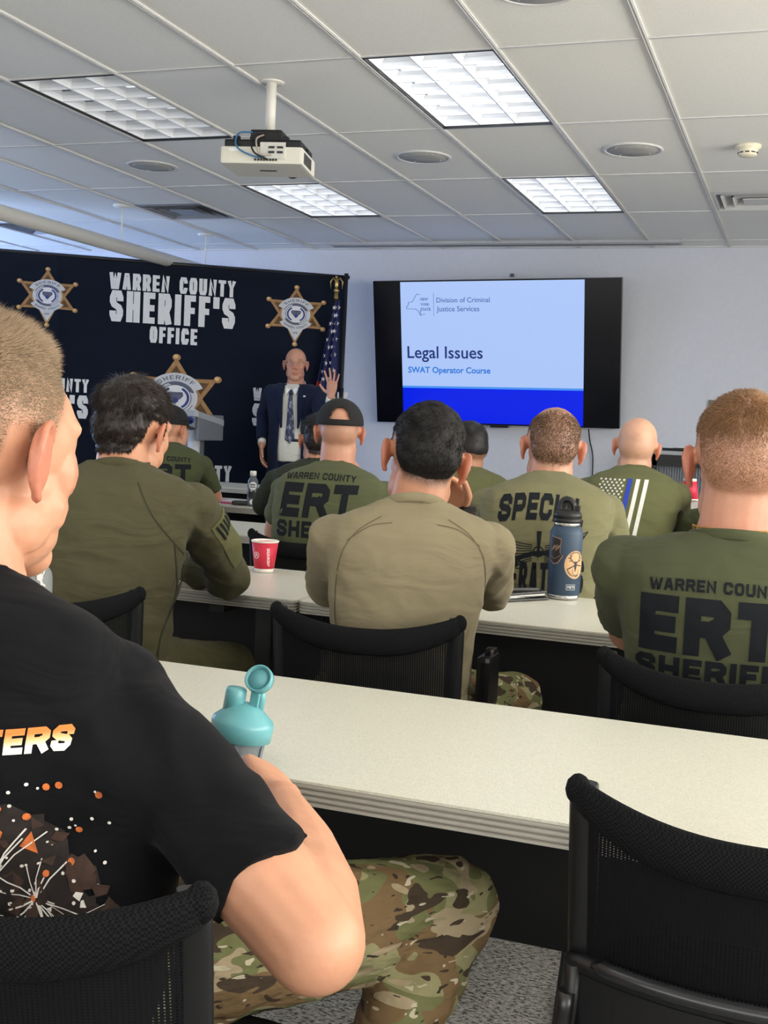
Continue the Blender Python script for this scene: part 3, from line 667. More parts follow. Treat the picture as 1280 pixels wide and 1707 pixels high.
def person(label, N, yaw, pelvis=(0, -.10, None), head=(0, .035, .150), hyaw=None, hpitch=0, hroll=0, bulk=1.0, skinm=None, shirt=None, trousers=None, sleeves='short',
           arms=None, legs=None, vox=.006, svox=.010, hairf=None, wr=.004, jaw=1.0, neck=.068, earout=17, sx=1.0, hs=1.12, es=1.0, armr=1.0, loose=False, standing=False, boots=None, tuck=None, collar=True, group=None, slen=.62, droop=0, shrink=.018, hunch=.035, sh_lift=(0, 0), ringmat=None, shd=0):
    p = Person(); p.N = N = Vector(N); p.yaw = yaw
    B = Matrix.Translation(N) @ Matrix.Rotation(R_(-yaw), 4, 'Z'); p.B = B
    p.loc = lambda x, y, z: B @ Vector((x, y, z))
    def absz(x, y, z): q = B @ Vector((x, y, 0)); return Vector((q.x, q.y, z))
    p.absz = absz
    hy = yaw if hyaw is None else hyaw
    H = Matrix.Translation(B @ Vector(head)) @ Matrix.Rotation(R_(-hy), 4, 'Z') @ Matrix.Rotation(R_(-hpitch), 4, 'X') @ Matrix.Rotation(R_(hroll), 4, 'Y') @ Matrix.Scale(hs, 4); p.H = H
    pz = pelvis[2] if pelvis[2] is not None else .56
    P0 = absz(pelvis[0], pelvis[1], pz); base = Vector((P0.x, P0.y, 0))
    root = thing('person', label, 'person', base, 0, group); p.root = root; p.P0 = P0
    rv = (B.to_3x3() @ Vector((1, 0, 0))); fv = B.to_3x3() @ Vector((0, 1, 0)); p.rv, p.fv = rv, fv
    mid = P0.lerp(N, .62)-fv*hunch
    ctrl = mid*2-(P0+N)*.5
    def path(t):
        tt = t; return (1-tt)**2*P0+2*tt*(1-tt)*ctrl+tt*tt*N
    def trings(dr, t0=-.12, t1=1.03, n=30, nn=32):
        rings = []
        for i in range(n):
            t = t0+(t1-t0)*i/(n-1); c = path(t); d = (path(t+.01)-path(t-.01)).normalized(); y = d.cross(rv)*-1; y = rv.cross(d)*-1 if False else (d.cross(rv)).normalized()
            if y.dot(fv) < 0: y = -y
            a = float(np.interp(t, TS, TA))*bulk*sx-dr; q = float(np.interp(t, TS, TD))*bulk-dr; k_ = min(1, max(0, (t-.93)/.05)); a = max(a, (neck+.010)*k_-dr); q = max(q, (neck+.014)*k_-dr)
            rings.append([c+rv*a*math.copysign(abs(math.cos(g))**.86, math.cos(g))+y*q*math.copysign(abs(math.sin(g))**.86, math.sin(g)) for g in [2*math.pi*k/nn for k in range(nn)]])
        return rings
    p.trings = trings; p.path = path
    SHW = .182*bulk*sx
    sh = {s: B @ Vector((k*SHW, .005+shd, -.088+sh_lift[0 if s == 'L' else 1])) for s, k in (('L', -1), ('R', 1))}; p.sh = sh
    arms = arms or {}
    A = {}
    for s, k in (('L', -1), ('R', 1)):
        d = dict(e=absz(k*.27, .15, .79), w=absz(k*.10, .36, .765), hd=None, hn=(0, 0, 1), curl=(20, 25, 15)); d.update(arms.get(s, {})); A[s] = d
        d['e'] = Vector(d['e']); d['w'] = Vector(d['w'])
        if d['hd'] is None: d['hd'] = (d['w']-d['e'])
    p.A = A
    # skin
    bm = newbm(); loft(bm, trings(shrink+.004)); headprims(bm, H, jaw=jaw, earout=earout, es=es); neck_ = neck
    hb = H @ Vector((0, -.026, -.030)); nb = B @ Vector((0, -.004, -.05))
    tube(bm, [nb, nb.lerp(hb, .5)+(H.to_3x3() @ Vector((0, -.002, 0))), hb], [neck*1.12, neck*.98, neck*.98], 20, flat=1.0)
    tube(bm, [nb.lerp(hb, .35), H @ Vector((0, .02, -.07))], [neck*.85, .042], 16)
    for s, k in (('L', -1), ('R', 1)):
        d = A[s]; q = d['w']-d['e']; e2 = d['e']+q*.25
        tube(bm, smooth_pts([B @ Vector((k*.07, 0, -.075)), sh[s]], 3), .046*bulk, 12)
        u = d['e']-sh[s]
        tube(bm, [sh[s], sh[s]+u*.35, sh[s]+u*.75, d['e']], [.045*bulk, .044*bulk, .045*bulk*armr, .041*bulk*armr], 16)
        ell(bm, (0, 0, 0), (.041*bulk*armr,)*3, Matrix.Translation(d['e']))
        tube(bm, [d['e'], e2, d['e']+q*.6, d['e']+q*.93, d['w']], [.042*bulk*armr, .048*bulk*armr, .040*bulk*armr, .029, .027], 16, flat=.92)
        hand(bm, hand_matrix(d['w'], d['hd'], d['hn']), side=(1 if s == 'L' else -1)*(-1 if d.get('flip') else 1), curl=d['curl'], spread=d.get('spread', 3), thumb=d.get('thumb', ((.75, .62, -.2), (.45, .85, -.3))), sc=d.get('sc', 1.0), fc=d.get('fc'))
    me = fuse(bm, vox, 4, .5)
    co = getco(me); Hi = np.array(H.inverted()); hc = co @ Hi[:3, :3].T+Hi[:3, 3]
    # eye sockets and nape dimples
    no = getno(me); dsp = np.zeros(len(co))
    for s in (-1, 1):
        r2 = ((hc[:, 0]-s*.031)/.016)**2+((hc[:, 1]-.092)/.03)**2+((hc[:, 2]-.012)/.011)**2; dsp -= .008*np.exp(-r2)
    r2 = (hc[:, 0]/.016)**2+((hc[:, 1]+.105)/.03)**2+((hc[:, 2]+.035)/.014)**2; dsp -= .003*np.exp(-r2)
    co = co+no*dsp[:, None]; setco(me, co); hc = co @ Hi[:3, :3].T+Hi[:3, 3]
    head_near = (np.abs(hc[:, 0]) < .2) & (np.abs(hc[:, 1]) < .2) & (hc[:, 2] > -.16) & (hc[:, 2] < .2)
    red = np.zeros(len(co)); ear = head_near & (np.abs(hc[:, 0]) > .079) & (np.abs(hc[:, 2]) < .045) & (hc[:, 1] < .03)
    red[ear] = .5; red += head_near*.22*sstep(-.05, -.11, hc[:, 2])*sstep(.02, -.05, hc[:, 1])
    lips = head_near*np.exp(-(hc[:, 0]/.024)**4-((hc[:, 2]+.062)/.009)**2)*(hc[:, 1] > .078); red += lips*.8
    red += head_near*.3*np.exp(-((hc[:, 2]+.02)/.03)**2)*(hc[:, 1] > .06)
    az = np.degrees(np.arctan2(np.abs(hc[:, 0]), hc[:, 1]+.01))
    hl = np.interp(az, [0, 30, 50, 66, 74, 86, 92, 112, 122, 140, 180], [.086, .080, .060, .038, -.004, -.004, .034, .036, -.012, -.050, -.060])
    mask = head_near*(1-ear)
    hv = np.zeros(len(co)); stub = np.zeros(len(co))
    brow = head_near*np.exp(-((np.abs(hc[:, 0])-.032)/.018)**4-((hc[:, 2]-.036)/.006)**2)*(hc[:, 1] > .07)*.8
    if hairf:
        hv, stub = hairf(hc, az, hl); hv = hv*mask; stub = stub*mask
    stub = np.clip(stub+brow, 0, 1)
    for nm, ar in (('red', np.clip(red, 0, 1)), ('stub', stub)):
        at_ = me.attributes.new(nm, 'FLOAT', 'POINT'); at_.data.foreach_set('value', ar.astype('f'))
    p.bodyme = me; p.hc = hc; p.hairv = hv; p.az = az; p.hl = hl
    p.body = put('body', me, skinm, root, world=True)
    p.co = co
    # shirt
    if shirt:
        bm = newbm(); loft(bm, trings(0, t1=1.0 if collar else 1.0))
        for s, k in (('L', -1), ('R', 1)):
            d = A[s]; u = d['e']-sh[s]
            tube(bm, [B @ Vector((k*.06*bulk, 0, -.068)), B @ Vector((k*.13*bulk, 0, -.082+.5*sh_lift[0 if s == 'L' else 1])), sh[s]], [.056, .058, .061*bulk], 18)
            ell(bm, (0, 0, 0), (.062*bulk,)*3, Matrix.Translation(sh[s]))
            if loose and s == loose: tube(bm, [path(.45)+rv*k*.10, path(.5)+rv*k*.15, sh[s]+u*.45], [.12, .10, .050], 18); tube(bm, [path(.0)+rv*k*.10, path(.25)+rv*k*.13, sh[s]+u*.3], [.13, .12, .06], 18)
            if sleeves == 'none': pass
            elif sleeves == 'short':
                L = slen; tube(bm, [sh[s]-u*.05, sh[s]+u*.3, sh[s]+u*L*.9, sh[s]+u*L], [.057*bulk, .058*bulk, .057*bulk*(.6+.4*armr), .060*bulk*(.6+.4*armr)], 20)
            else:
                q = d['w']-d['e']; tube(bm, [sh[s], sh[s]+u*.3, sh[s]+u*.7, d['e']], [.066*bulk, .066*bulk, .058*bulk, .055*bulk], 20)
                ell(bm, (0, 0, 0), (.056*bulk,)*3, Matrix.Translation(d['e'])); tube(bm, [d['e'], d['e']+q*.5, d['e']+q*(.92 if sleeves == 'long' else .5)], [.056*bulk, .052*bulk, .038], 20)
        sm = fuse(bm, svox, 9, .5); co = getco(sm); no = getno(sm); Bi = np.array(B.inverted()); lc = co @ Bi[:3, :3].T+Bi[:3, 3]
        d = np.empty(len(co))
        for i, v in enumerate(lc):
            a = noise.noise(Vector((v[0]*7+3, v[1]*7, v[2]*16+v[0]*9)))
            b_ = noise.noise(Vector((v[0]*13, v[1]*13+5, v[2]*7-abs(v[0])*22)))
            armw = min(1, max(0, (abs(v[0])-.13)/.06)); low = min(1, max(0, (-v[2]-.25)/.2))
            d[i] = wr*((1-abs(a)*3)*(.35+.9*armw+.7*low)+b_*(.5+armw*1.6))
        setco(sm, co+no*d[:, None]); p.shirtme = sm
        p.shirt = put('shirt', sm, shirt, root, world=True)
        if collar:
            b = newbm(); cen = B @ Vector((0, .004, -.012)); n = 32; pts = []
            for i in range(n+1):
                a = 2*math.pi*i/n; lx, ly = math.cos(a)*(neck+.010), math.sin(a)*(neck+.014)
                pts.append(B @ Vector((lx, ly-.002, -.008-ly*max(.15, .45-(neck-.068)*30))))
            rings = []
            for i, q in enumerate(pts[:-1]):
                o_ = (q-cen); o_.z = 0; o_.normalize(); rings.append([q+o_*.0045*math.cos(g)+Vector((0, 0, 1))*.0115*math.sin(g) for g in [2*math.pi*k/10 for k in range(10)]])
            rings.append(rings[0]); loft(b, rings, cap=False); p.collar = put('collar', b, shirt, p.shirt, world=True)
        p.bvh = BVHTree.FromPolygons([Vector(c) for c in getco_world(p.shirt)], [tuple(f.vertices) for f in sm.polygons])
    # trousers
    if trousers:
        bm = newbm(); lg = legs or {}
        ell(bm, tuple(P0), (.17*bulk, .125*bulk, .125)) if not standing else ell(bm, tuple(P0+Vector((0, 0, -.02))), (.165*bulk, .115*bulk, .14))
        J = {}
        for s, k in (('L', -1), ('R', 1)):
            hip = P0+rv*k*.088+Vector((0, 0, -.01))
            if standing: kn = hip+rv*k*.015-Vector((0, 0, .43))+fv*.02; an = kn-Vector((0, 0, .42))-fv*.02
            else: kn = absz(pelvis[0]+k*.17, pelvis[1]+.43, .535); an = absz(pelvis[0]+k*.17, pelvis[1]+.45, .10)
            if s in lg: kn, an = Vector(lg[s][0]), Vector(lg[s][1])
            J[s] = (kn, an)
            tube(bm, [hip, hip.lerp(kn, .35), hip.lerp(kn, .75), kn], [.093*bulk, .092*bulk, .076*bulk, .070], 20); ell(bm, tuple(kn), (.069,)*3)
            tube(bm, [kn, kn.lerp(an, .35), kn.lerp(an, .8), an], [.068, .066, .055, .056], 18)
        tm = fuse(bm, .009 if svox < .009 else .013, 5); co = getco(tm); no = getno(tm); d = np.array([.006*(noise.noise(Vector(v)*9)+.7*(1-2.5*abs(noise.noise(Vector((v[0]*14, v[1]*14, v[2]*24)))))) for v in co]); setco(tm, co+no*d[:, None])
        p.trousers = put('trousers', tm, trousers, root, world=True); p.J = J
        for s in ('L', 'R'):
            kn, an = J[s]; b = newbm(); fd = fv
            tube(b, [an+Vector((0, 0, .06)), an+Vector((0, 0, -.02)), an+Vector((0, 0, -.05))], [.055, .056, .05], 16)
            tube(b, [an+Vector((0, 0, -.05))-fd*.05, an+Vector((0, 0, -.055))+fd*.06, an+Vector((0, 0, -.065))+fd*.17], [.044, .048, .036], 16, flat=.75)
            bo = fuse(b, .008, 3); c = getco(bo); zmin = an.z-.1; c[:, 2] = np.maximum(c[:, 2], zmin+.003); setco(bo, c); put('boot', bo, boots or M_BOOT, root, world=True)
    return p
def getco_world(o):
    a = getco(o.data).astype('d'); M = np.array(WM[o.parent.name] if o.parent else Matrix.Identity(4)); return a @ M[:3, :3].T+M[:3, 3]
M_BOOT = plain('boot_tan', S(84, 72, 56), .8)
def hairmat(name, c, var=.45, rough=.45):
    t = NT(name); t.b.inputs['Roughness'].default_value = rough; t.b.inputs['Specular IOR Level'].default_value = .35
    a = t.n('Attribute', _attribute_name='hv'); t.col(t.ramp(a.outputs['Fac'], [(0, tuple(v*(1-var) for v in c)), (1, tuple(min(1, v*(1+var*1.3)) for v in c))])); return t.m
def hair(p, m, count, L, Ltop=None, up=.5, wid=.0006, jit=.35, shell=True, crown=(0, -.065, .105), bend=.5, flowdir=None, thr=.15, lumps=0, zt=(.03, .09)):
    me = p.bodyme; hv = p.hairv; co = p.co; no = getno(me); Hn = np.array(p.H)[:3, :3]; rng = np.random.RandomState(len(COL.objects))
    Ltop = Ltop or L
    ztop = sstep(zt[0], zt[1], p.hc[:, 2]); ln = (L*(1-ztop)+Ltop*ztop)*hv
    polys = [f.vertices[:] for f in me.polygons]
    keep = [f for f in polys if min(hv[list(f)]) > thr*.3]
    verts, faces, hvv = [], [], []
    if shell:
        idx = {}; 
        for f in keep:
            for v in f: idx.setdefault(v, len(idx))
        ids = np.array(list(idx)); th = ln[ids]*.45-.0012
        extra = 0
        if lumps: extra = np.array([lumps*noise.noise(Vector(q)*45)+lumps*.6*noise.noise(Vector(q)*110) for q in p.hc[ids]])*hv[ids]
        vs = co[ids]+no[ids]*(th+extra)[:, None]; verts.append(vs); faces += [tuple(idx[v] for v in f) for f in keep]; hvv.append(rng.rand(len(vs))*.5)
    # strands
    tri = [(f[0], f[i], f[i+1]) for f in keep for i in range(1, len(f)-1)]; tri = np.array(tri)
    ar = np.linalg.norm(np.cross(co[tri[:, 1]]-co[tri[:, 0]], co[tri[:, 2]]-co[tri[:, 0]]), axis=1)*hv[tri[:, 0]]
    pick = rng.choice(len(tri), count, p=ar/ar.sum()); u = rng.rand(count, 2); sw = u.sum(1) > 1; u[sw] = 1-u[sw]
    t0, t1, t2 = co[tri[pick, 0]], co[tri[pick, 1]], co[tri[pick, 2]]
    b = t0+(t1-t0)*u[:, :1]+(t2-t0)*u[:, 1:]; n = no[tri[pick, 0]]; l = ln[tri[pick, 0]]*(.7+.6*rng.rand(count))
    hloc = p.hc[tri[pick, 0]]; fl = hloc-np.array(crown)
    if flowdir is not None: fl = fl*.3/np.linalg.norm(fl, axis=1)[:, None]+np.array([flowdir(q) for q in hloc])
    fl = fl @ Hn.T; fl -= n*(fl*n).sum(1)[:, None]; fl /= np.linalg.norm(fl, axis=1)[:, None]+1e-9
    cl = np.stack([np.array([noise.noise(Vector(q)*55+Vector((k*9, 0, 0))) for q in hloc]) for k in range(3)], 1)*1.3
    upv = (min(up, .32)+(up-min(up, .32))*ztop[tri[pick, 0]])[:, None]; d = n*upv+fl*(1-upv)+rng.randn(count, 3)*jit*.5+cl*jit; d /= np.linalg.norm(d, axis=1)[:, None]
    d2 = d*(1-bend)+fl*bend; d2 /= np.linalg.norm(d2, axis=1)[:, None]
    q1 = b+d*(l*.55)[:, None]; q2 = q1+d2*(l*.55)[:, None]; bb = b-n*.001
    x = np.cross(d, rng.randn(count, 3)); x /= np.linalg.norm(x, axis=1)[:, None]; y = np.cross(d, x)
    V = []
    for c, w in ((bb, wid), (q1, wid*.8)):
        for g in (0, 2.094, 4.189): V.append(c+(x*math.cos(g)+y*math.sin(g))*w)
    V.append(q2); V = np.stack(V, 1).reshape(-1, 3)
    o0 = sum(len(v) for v in verts); verts.append(V); r = np.repeat(rng.rand(count), 7); hvv.append(r)
    for k in range(count):
        s = o0+7*k; faces += [(s, s+1, s+4, s+3), (s+1, s+2, s+5, s+4), (s+2, s, s+3, s+5), (s+3, s+4, s+6), (s+4, s+5, s+6), (s+5, s+3, s+6)]
    hm = bpy.data.meshes.new('hair'); hm.from_pydata([tuple(v) for v in np.concatenate(verts)], [], faces)
    a = hm.attributes.new('hv', 'FLOAT', 'POINT'); a.data.foreach_set('value', np.concatenate(hvv).astype('f'))
    hm.polygons.foreach_set('use_smooth', [True]*len(hm.polygons))
    return put('hair', hm, m, p.root, world=True)
def printer(p, drop, dx=0, off=.0016, tilt=0, pitch=0):
    """maps (u, v) on the back of a shirt, v up, origin `drop` below the neck; v measured along the cloth direction"""
    dirv = (p.fv+Vector((0, 0, pitch))).normalized(); rt = (p.rv*math.cos(tilt)+Vector((0, 0, 1))*math.sin(tilt)); upv = (Vector((0, 0, 1))*math.cos(tilt)-p.rv*math.sin(tilt))
    o = p.loc(dx, 0, -drop)-dirv*.6
    def fn(u, v):
        s = o+rt*u+upv*v; h = p.bvh.ray_cast(s, dirv)
        if h[0] is None: h = p.bvh.find_nearest(s+dirv*.5)
        return h[0]+h[1].normalized()*off if h[1].dot(dirv) < 0 else h[0]-h[1].normalized()*off
    return fn
# hair layouts: return (amount 0..1, scalp tint 0..1)
def hair_full(c, az, hl): m = sstep(-.004, .006, c[:, 2]-hl); return m, m
def hair_fade(c, az, hl):
    h = c[:, 2]-hl; return sstep(-.004, .04, h)*(.45+.55*sstep(.02, .08, c[:, 2])), sstep(-.012, .03, h)*(.5+.5*sstep(0, .08, c[:, 2]))
def hair_fair(c, az, hl):
    h = c[:, 2]-np.interp(az, [0, 30, 50, 66, 74, 86, 92, 108, 116, 130, 180], [.086, .074, .042, .006, -.022, -.024, .014, .016, -.034, -.064, -.075])
    return sstep(-.006, .03, h)*(.55+.45*sstep(.02, .08, c[:, 2])), sstep(-.012, .035, h)*(.5+.5*sstep(0, .08, c[:, 2]))
def hair_buzz(c, az, hl): h = c[:, 2]-hl; return sstep(-.004, .045, h), sstep(-.012, .012, h)
def hair_thin(c, az, hl):
    h = c[:, 2]-hl; top = sstep(.085, .112, c[:, 2])*sstep(-.09, -.02, c[:, 1]); return sstep(.0, .03, h)*(1-.85*top), sstep(-.005, .03, h)*(1-.75*top)
def hair_shaved(c, az, hl):
    h = c[:, 2]-hl; top = sstep(.03, .075, c[:, 2]); return np.zeros(len(c)), sstep(-.006, .02, h)*(1-.95*top)*.45
S_LIGHT = skin('skin_light', S(206, 150, 120, 1.0), S(190, 96, 80, 1.0), S(112, 92, 70))
S_TAN = skin('skin_tan', S(176, 124, 96, 1.15), S(166, 88, 72, 1.1), S(34, 30, 30), .9)
S_PINK = skin('skin_pink', S(200, 146, 120, 1.0), S(186, 98, 82, 1.0), S(96, 76, 62))
S_GREY = skin('skin_shaved', S(206, 158, 132, 1.12), S(190, 98, 80, 1.1), S(120, 100, 86), .6)
# ------------------------------------------------------------------ cloths
C_KHAKI = cloth('khaki_cloth', S(138, 128, 103)); C_OLIVE = cloth('olive_cloth', S(86, 91, 65)); C_OLIVE2 = cloth('olive_dark_cloth', S(78, 84, 58))
C_SAGE = cloth('sage_cloth', S(118, 115, 86)); C_MIL = cloth('military_green_cloth', S(98, 100, 68)); C_COMBAT = cloth('combat_green_cloth', S(80, 77, 56), wr=.8)
C_RIGHT = cloth('olive_grey_cloth', S(76, 80, 58)); C_DARKG = cloth('dark_green_cloth', S(50, 54, 42)); C_BLACK = cloth('black_cotton', S(13, 14, 18), wr=.8, sheen=.03)
C_CAMO = camo('camouflage_cloth'); C_NAVY = cloth('navy_suit', S(26, 34, 58), wr=.3); C_SHIRTW = cloth('white_shirt', S(225, 225, 218), wr=.4); C_PANTS = cloth('green_trousers', S(74, 72, 48, 1.1), wr=.8)
P_BLACK = plain('print_black', S(24, 27, 32), .8, var=.15, sc=60, spec=.2); P_WHITE = plain('print_white', S(225, 226, 220), .8, var=.06, sc=80); P_BLUE = plain('print_blue', S(38, 66, 170), .8)
A_ = {}
def chair_for(p, label, dy=0, dx=0, yaw=None):
    yw = p.yaw if yaw is None else yaw; return chair(p.P0.x+p.rv.x*dx+p.fv.x*dy, p.P0.y+p.rv.y*dx+p.fv.y*dy, -yw, label)
# ---- man in the khaki shirt, second row centre
N = at(690, 845, 2.59)
absv = lambda x, y, Y, z=None: (at(x, y, Y) if z is None else Vector((at(x, y, Y).x, Y, z)))
kh = person('man with dark hair and khaki long-sleeved shirt seen from behind, in the centre', N, -20, pelvis=(-.02, .07, .57), head=(.022, .055, .108), hyaw=-25, hroll=8, hpitch=6, bulk=.98, skinm=S_TAN, shirt=C_KHAKI, trousers=C_CAMO, sleeves='long34', hairf=hair_buzz, vox=.0045, svox=.008, wr=.0035,
    arms=dict(L=dict(e=at(545, 975, 2.80), w=at(600, 960, 3.1)), R=dict(e=at(815, 985, 2.92), w=at(771, 852, 3.02), hd=at(742, 800, 2.98)-at(771, 852, 3.02), hn=(.3, 1, .2), curl=(40, 50, 30))),
    legs=dict(R=(at(862, 1165, 2.98), at(850, 1400, 2.95)), L=(at(560, 1150, 3.05), at(560, 1400, 3.05))))
hair(kh, hairmat('hair_black', S(24, 21, 21), .4, .6), 26000, .008, .012, up=.30, wid=.0005, jit=.25, bend=.6, crown=(.025, -.075, .09))
fnk = printer(kh, 0, off=.001); b = newbm()
for s in (-1, 1):
    for pts in ([(s*.075, -.018), (s*.13, -.055), (s*.165, -.12), (s*.172, -.24), (s*.155, -.36), (s*.15, -.46)], [(s*.05, -.03), (s*.10, -.040), (s*.15, -.075)]):
        ribbon(b, [tuple(q.xy) for q in smooth_pts([(x, y, 0) for x, y in pts], 5)], .0022, fnk, seg=.012, caps=False)
put('seam', b, plain('seam_khaki', S(98, 88, 66), .9), kh.shirt, world=True)
b = newbm(); w0, w1 = kh.A['R']['w'], kh.A['R']['e']; dd = (w0-w1).normalized(); tube(b, [w0-dd*.035, w0-dd*.005], .036, 20); c = w0-dd*.02+Vector((.02, -.036, .012))
box(b, (0, 0, 0), (.042, .014, .046), hand_matrix(c, dd, (.4, -1, .3)), .004); put('wristwatch', b, M_BLACK, kh.root, world=True, label='black wristwatch')
b = newbm(); box(b, tuple(at(812, 1135, 2.70)), (.035, .10, .13), bev=.012); box(b, tuple(at(818, 1100, 2.72)), (.024, .04, .06), bev=.008); put('holster', b, plain('holster_black', S(24, 24, 26), .25), kh.root, world=True)
chair(-.93, 2.62, 9, 'black mesh-back chair holding the man in the khaki shirt')
# ---- man in the green combat shirt, second row left
N = at(200, 785, 2.62)
gr = person('man with wavy dark brown hair in green combat shirt, leaning on his elbow', N, -26, pelvis=(-.04, -.02, .57), head=(.02, .08, .098), hyaw=2, hroll=3, hpitch=8, bulk=1.03, skinm=S_LIGHT, shirt=C_COMBAT, trousers=C_PANTS, sleeves='long', hairf=hair_full, vox=.0045, svox=.008, wr=.005,
    arms=dict(L=dict(e=(-1.99, 2.86, .80), w=(-1.86, 3.10, .795)), R=dict(e=at(388, 962, 2.94), w=(-1.82, 3.14, .795), hd=(-.8, .5, 0))), legs=dict(R=(at(385, 1110, 3.10), at(385, 1300, 3.1)), L=(at(150, 1110, 3.25), at(150, 1300, 3.2))))
hair(gr, hairmat('hair_darkbrown', S(44, 36, 32), .5), 16000, .014, .040, up=.30, wid=.0007, jit=.5, bend=.75, lumps=.004)
b = newbm(); fn = printer(gr, 0)
sh, el = gr.sh['R'], gr.A['R']['e']; u = (el-sh).normalized(); side = u.cross(Vector((0, 1, 0))).normalized()
def onsleeve(p, s, a, bq, off):
    """point on the outside of a sleeve: a along the arm, bq round it"""
    sh, el = p.sh[s], p.A[s]['e']; u = (el-sh).normalized(); out = Vector((AR.x*(1 if s == 'R' else -1), AR.y*.2-.45, .35)); out = (out-u*out.dot(u)).normalized(); w = u.cross(out)
    c = sh+u*a; d = (out*math.cos(bq/.07)+w*math.sin(bq/.07)).normalized(); h = p.bvh.ray_cast(c+d*.3, -d); return (h[0] if h[0] else c+d*.07)+d*off
f2 = lambda u, v: onsleeve(gr, 'R', .06-v, u, .0022)
polyflat(b, [(-.04, -.16), (.04, -.16), (.04, .02), (-.04, .02)], f2, seg=.02); put('sleeve_patch', b, cloth('patch_green', S(98, 99, 66)), gr.shirt, world=True, label='lighter green loop patch on the sleeve')
b = newbm(); f3 = lambda u, v: onsleeve(gr, 'R', .06-v, u, .004)
for k in range(5): polyflat(b, [(-.032+.0135*k, -.035), (-.025+.0135*k, -.035), (-.025+.0135*k, .012), (-.032+.0135*k, .012)], f3, seg=.02)
put('flag_patch', b, P_BLACK, gr.shirt, world=True)
b = newbm()
for pts in ([(.06, -.02), (.10, -.10), (.155, -.17)], [(.155, -.17), (.16, -.30), (.125, -.42), (.12, -.52)], [(.155, -.17), (.19, -.22)]):
    ribbon(b, [tuple(q.xy) for q in smooth_pts([(x, y, 0) for x, y in pts], 5)], .0028, fn, seg=.012, caps=False)
put('seam', b, plain('seam_dark', S(48, 48, 34), .9), gr.root, world=True)
# standing collar
b = newbm(); rings = []
for i in range(33):
    a = 2*math.pi*i/32; q = gr.loc(math.cos(a)*.074, math.sin(a)*.078, 0); o_ = (q-gr.loc(0, 0, 0)).normalized()
    rings.append([q+o_*.006+Vector((0, 0, -.01-.03*max(0, math.sin(a)))), q+o_*.003+Vector((0, 0, .026-.03*max(0, math.sin(a)))), q-o_*.002+Vector((0, 0, .026-.03*max(0, math.sin(a)))), q-o_*.001+Vector((0, 0, -.01))])
loft(b, rings, cap=False); put('collar', b, C_COMBAT, gr.shirt, world=True)
chair(-1.74, 2.47, 27, 'black mesh-back chair holding the man in the green combat shirt')
# ---- man with reddish fair hair at right, second row
N = at(1222, 892, 2.49)
ri = person('man with short reddish hair and gold neck chain at the right edge, olive shirt', N, -4, pelvis=(0, .10, .58), head=(.010, .03, .140), hyaw=-6, hpitch=2, hs=1.26, bulk=1.16, skinm=S_PINK, shirt=C_RIGHT, trousers=C_CAMO, hairf=hair_fade, vox=.0045, svox=.008, neck=.077, hunch=.02, wr=.003, slen=.7,
    arms=dict(L=dict(e=at(1048, 1052, 2.74), w=(-.28, 3.0, .785)), R=dict(e=(.14, 2.74, .80), w=(.04, 3.0, .785))))
hair(ri, hairmat('hair_reddish', S(150, 112, 78), .4), 24000, .007, .013, up=.3, wid=.0005, jit=.35, bend=.5, shell=False)
b = newbm(); cen = ri.loc(0, 0, .012); n = 110
for i in range(n):
    a = 2*math.pi*i/n; q = ri.loc(math.cos(a)*.0805, math.sin(a)*.083-.004, .016-.05*max(0, math.sin(a))); ell(b, tuple(q), (.0023,)*3, sub=1)
q = ri.loc(-.008, -.089, .014); box(b, tuple(q), (.016, .005, .005), bev=.001); put('neck_chain', b, M_GOLD, ri.root, world=True)
fn = printer(ri, 0, dx=-.035)
b = newbm(); letters(b, 'WARREN COUNTY', .024, .262, (lambda u, v: fn(u+.012, v-.105-.25*u*u)), stroke=.24, gw=.75, gap=.16, seg=.006)
letters(b, 'ERT', .118, .27, lambda u, v: fn(u, v-.235), stroke=.29, gw=.7, gap=.12, seg=.01)
letters(b, 'SHERIFF', .050, .28, lambda u, v: fn(u, v-.293), stroke=.27, gw=.8, gap=.16, seg=.008)
put('shirt_print', b, P_BLACK, ri.shirt, world=True, label='black lettering WARREN COUNTY ERT SHERIFF')
chair(-.145, 2.48, 2, 'black mesh-back chair holding the reddish-haired man at the right edge')
b = newbm()
# ---- man in the backwards-looking black cap, third row
N = at(560, 788, 4.22)
cp = person('man wearing a black mesh cap with rear opening, olive ERT shirt', N, -12, pelvis=(-.06, -.08, .57), head=(.0, .035, .150), hyaw=-22, hpitch=0, hs=1.05, bulk=1.06, skinm=S_PINK, shirt=C_OLIVE, trousers=C_CAMO, hairf=hair_shaved, vox=.006, neck=.07, wr=.003, hunch=.05,
    arms=dict(R=dict(w=at(592, 785, 4.50), e=at(618, 850, 4.6), hd=(-.5, .1, .3), hn=(.4, -.8, .2), curl=(40, 40, 20))))
def cap(p, back_hole=True, brim=True, m=None):
    H = p.H; b = newbm(); nu, nv = 96, 28; g = []
    for j in range(nv+1):
        e = R_(-4+94*j/nv); g.append([b.verts.new(H @ Vector((.087*math.cos(e)*math.sin(2*math.pi*i/nu), -.010+.107*math.cos(e)*math.cos(2*math.pi*i/nu)*1.0, .040+.092*math.sin(e)))) for i in range(nu)])
    for j in range(nv):
        for i in range(nu):
            a = abs((i+.5)*360/nu-180)
            if back_hole and a < 25 and 4 <= j < 4+9*math.sqrt(max(0, 1-(a/25)**2)): continue
            f = b.faces.new((g[j][i], g[j][(i+1) % nu], g[j+1][(i+1) % nu], g[j+1][i])); f.smooth = True
    ell(b, (0, -.01, .133), (.008, .008, .004), H, 1)
    o = put('crown', b, m or M_CAP, None); md = o.modifiers.new('s', 'SOLIDIFY'); md.thickness = .0025; md.offset = 1
    return o, H
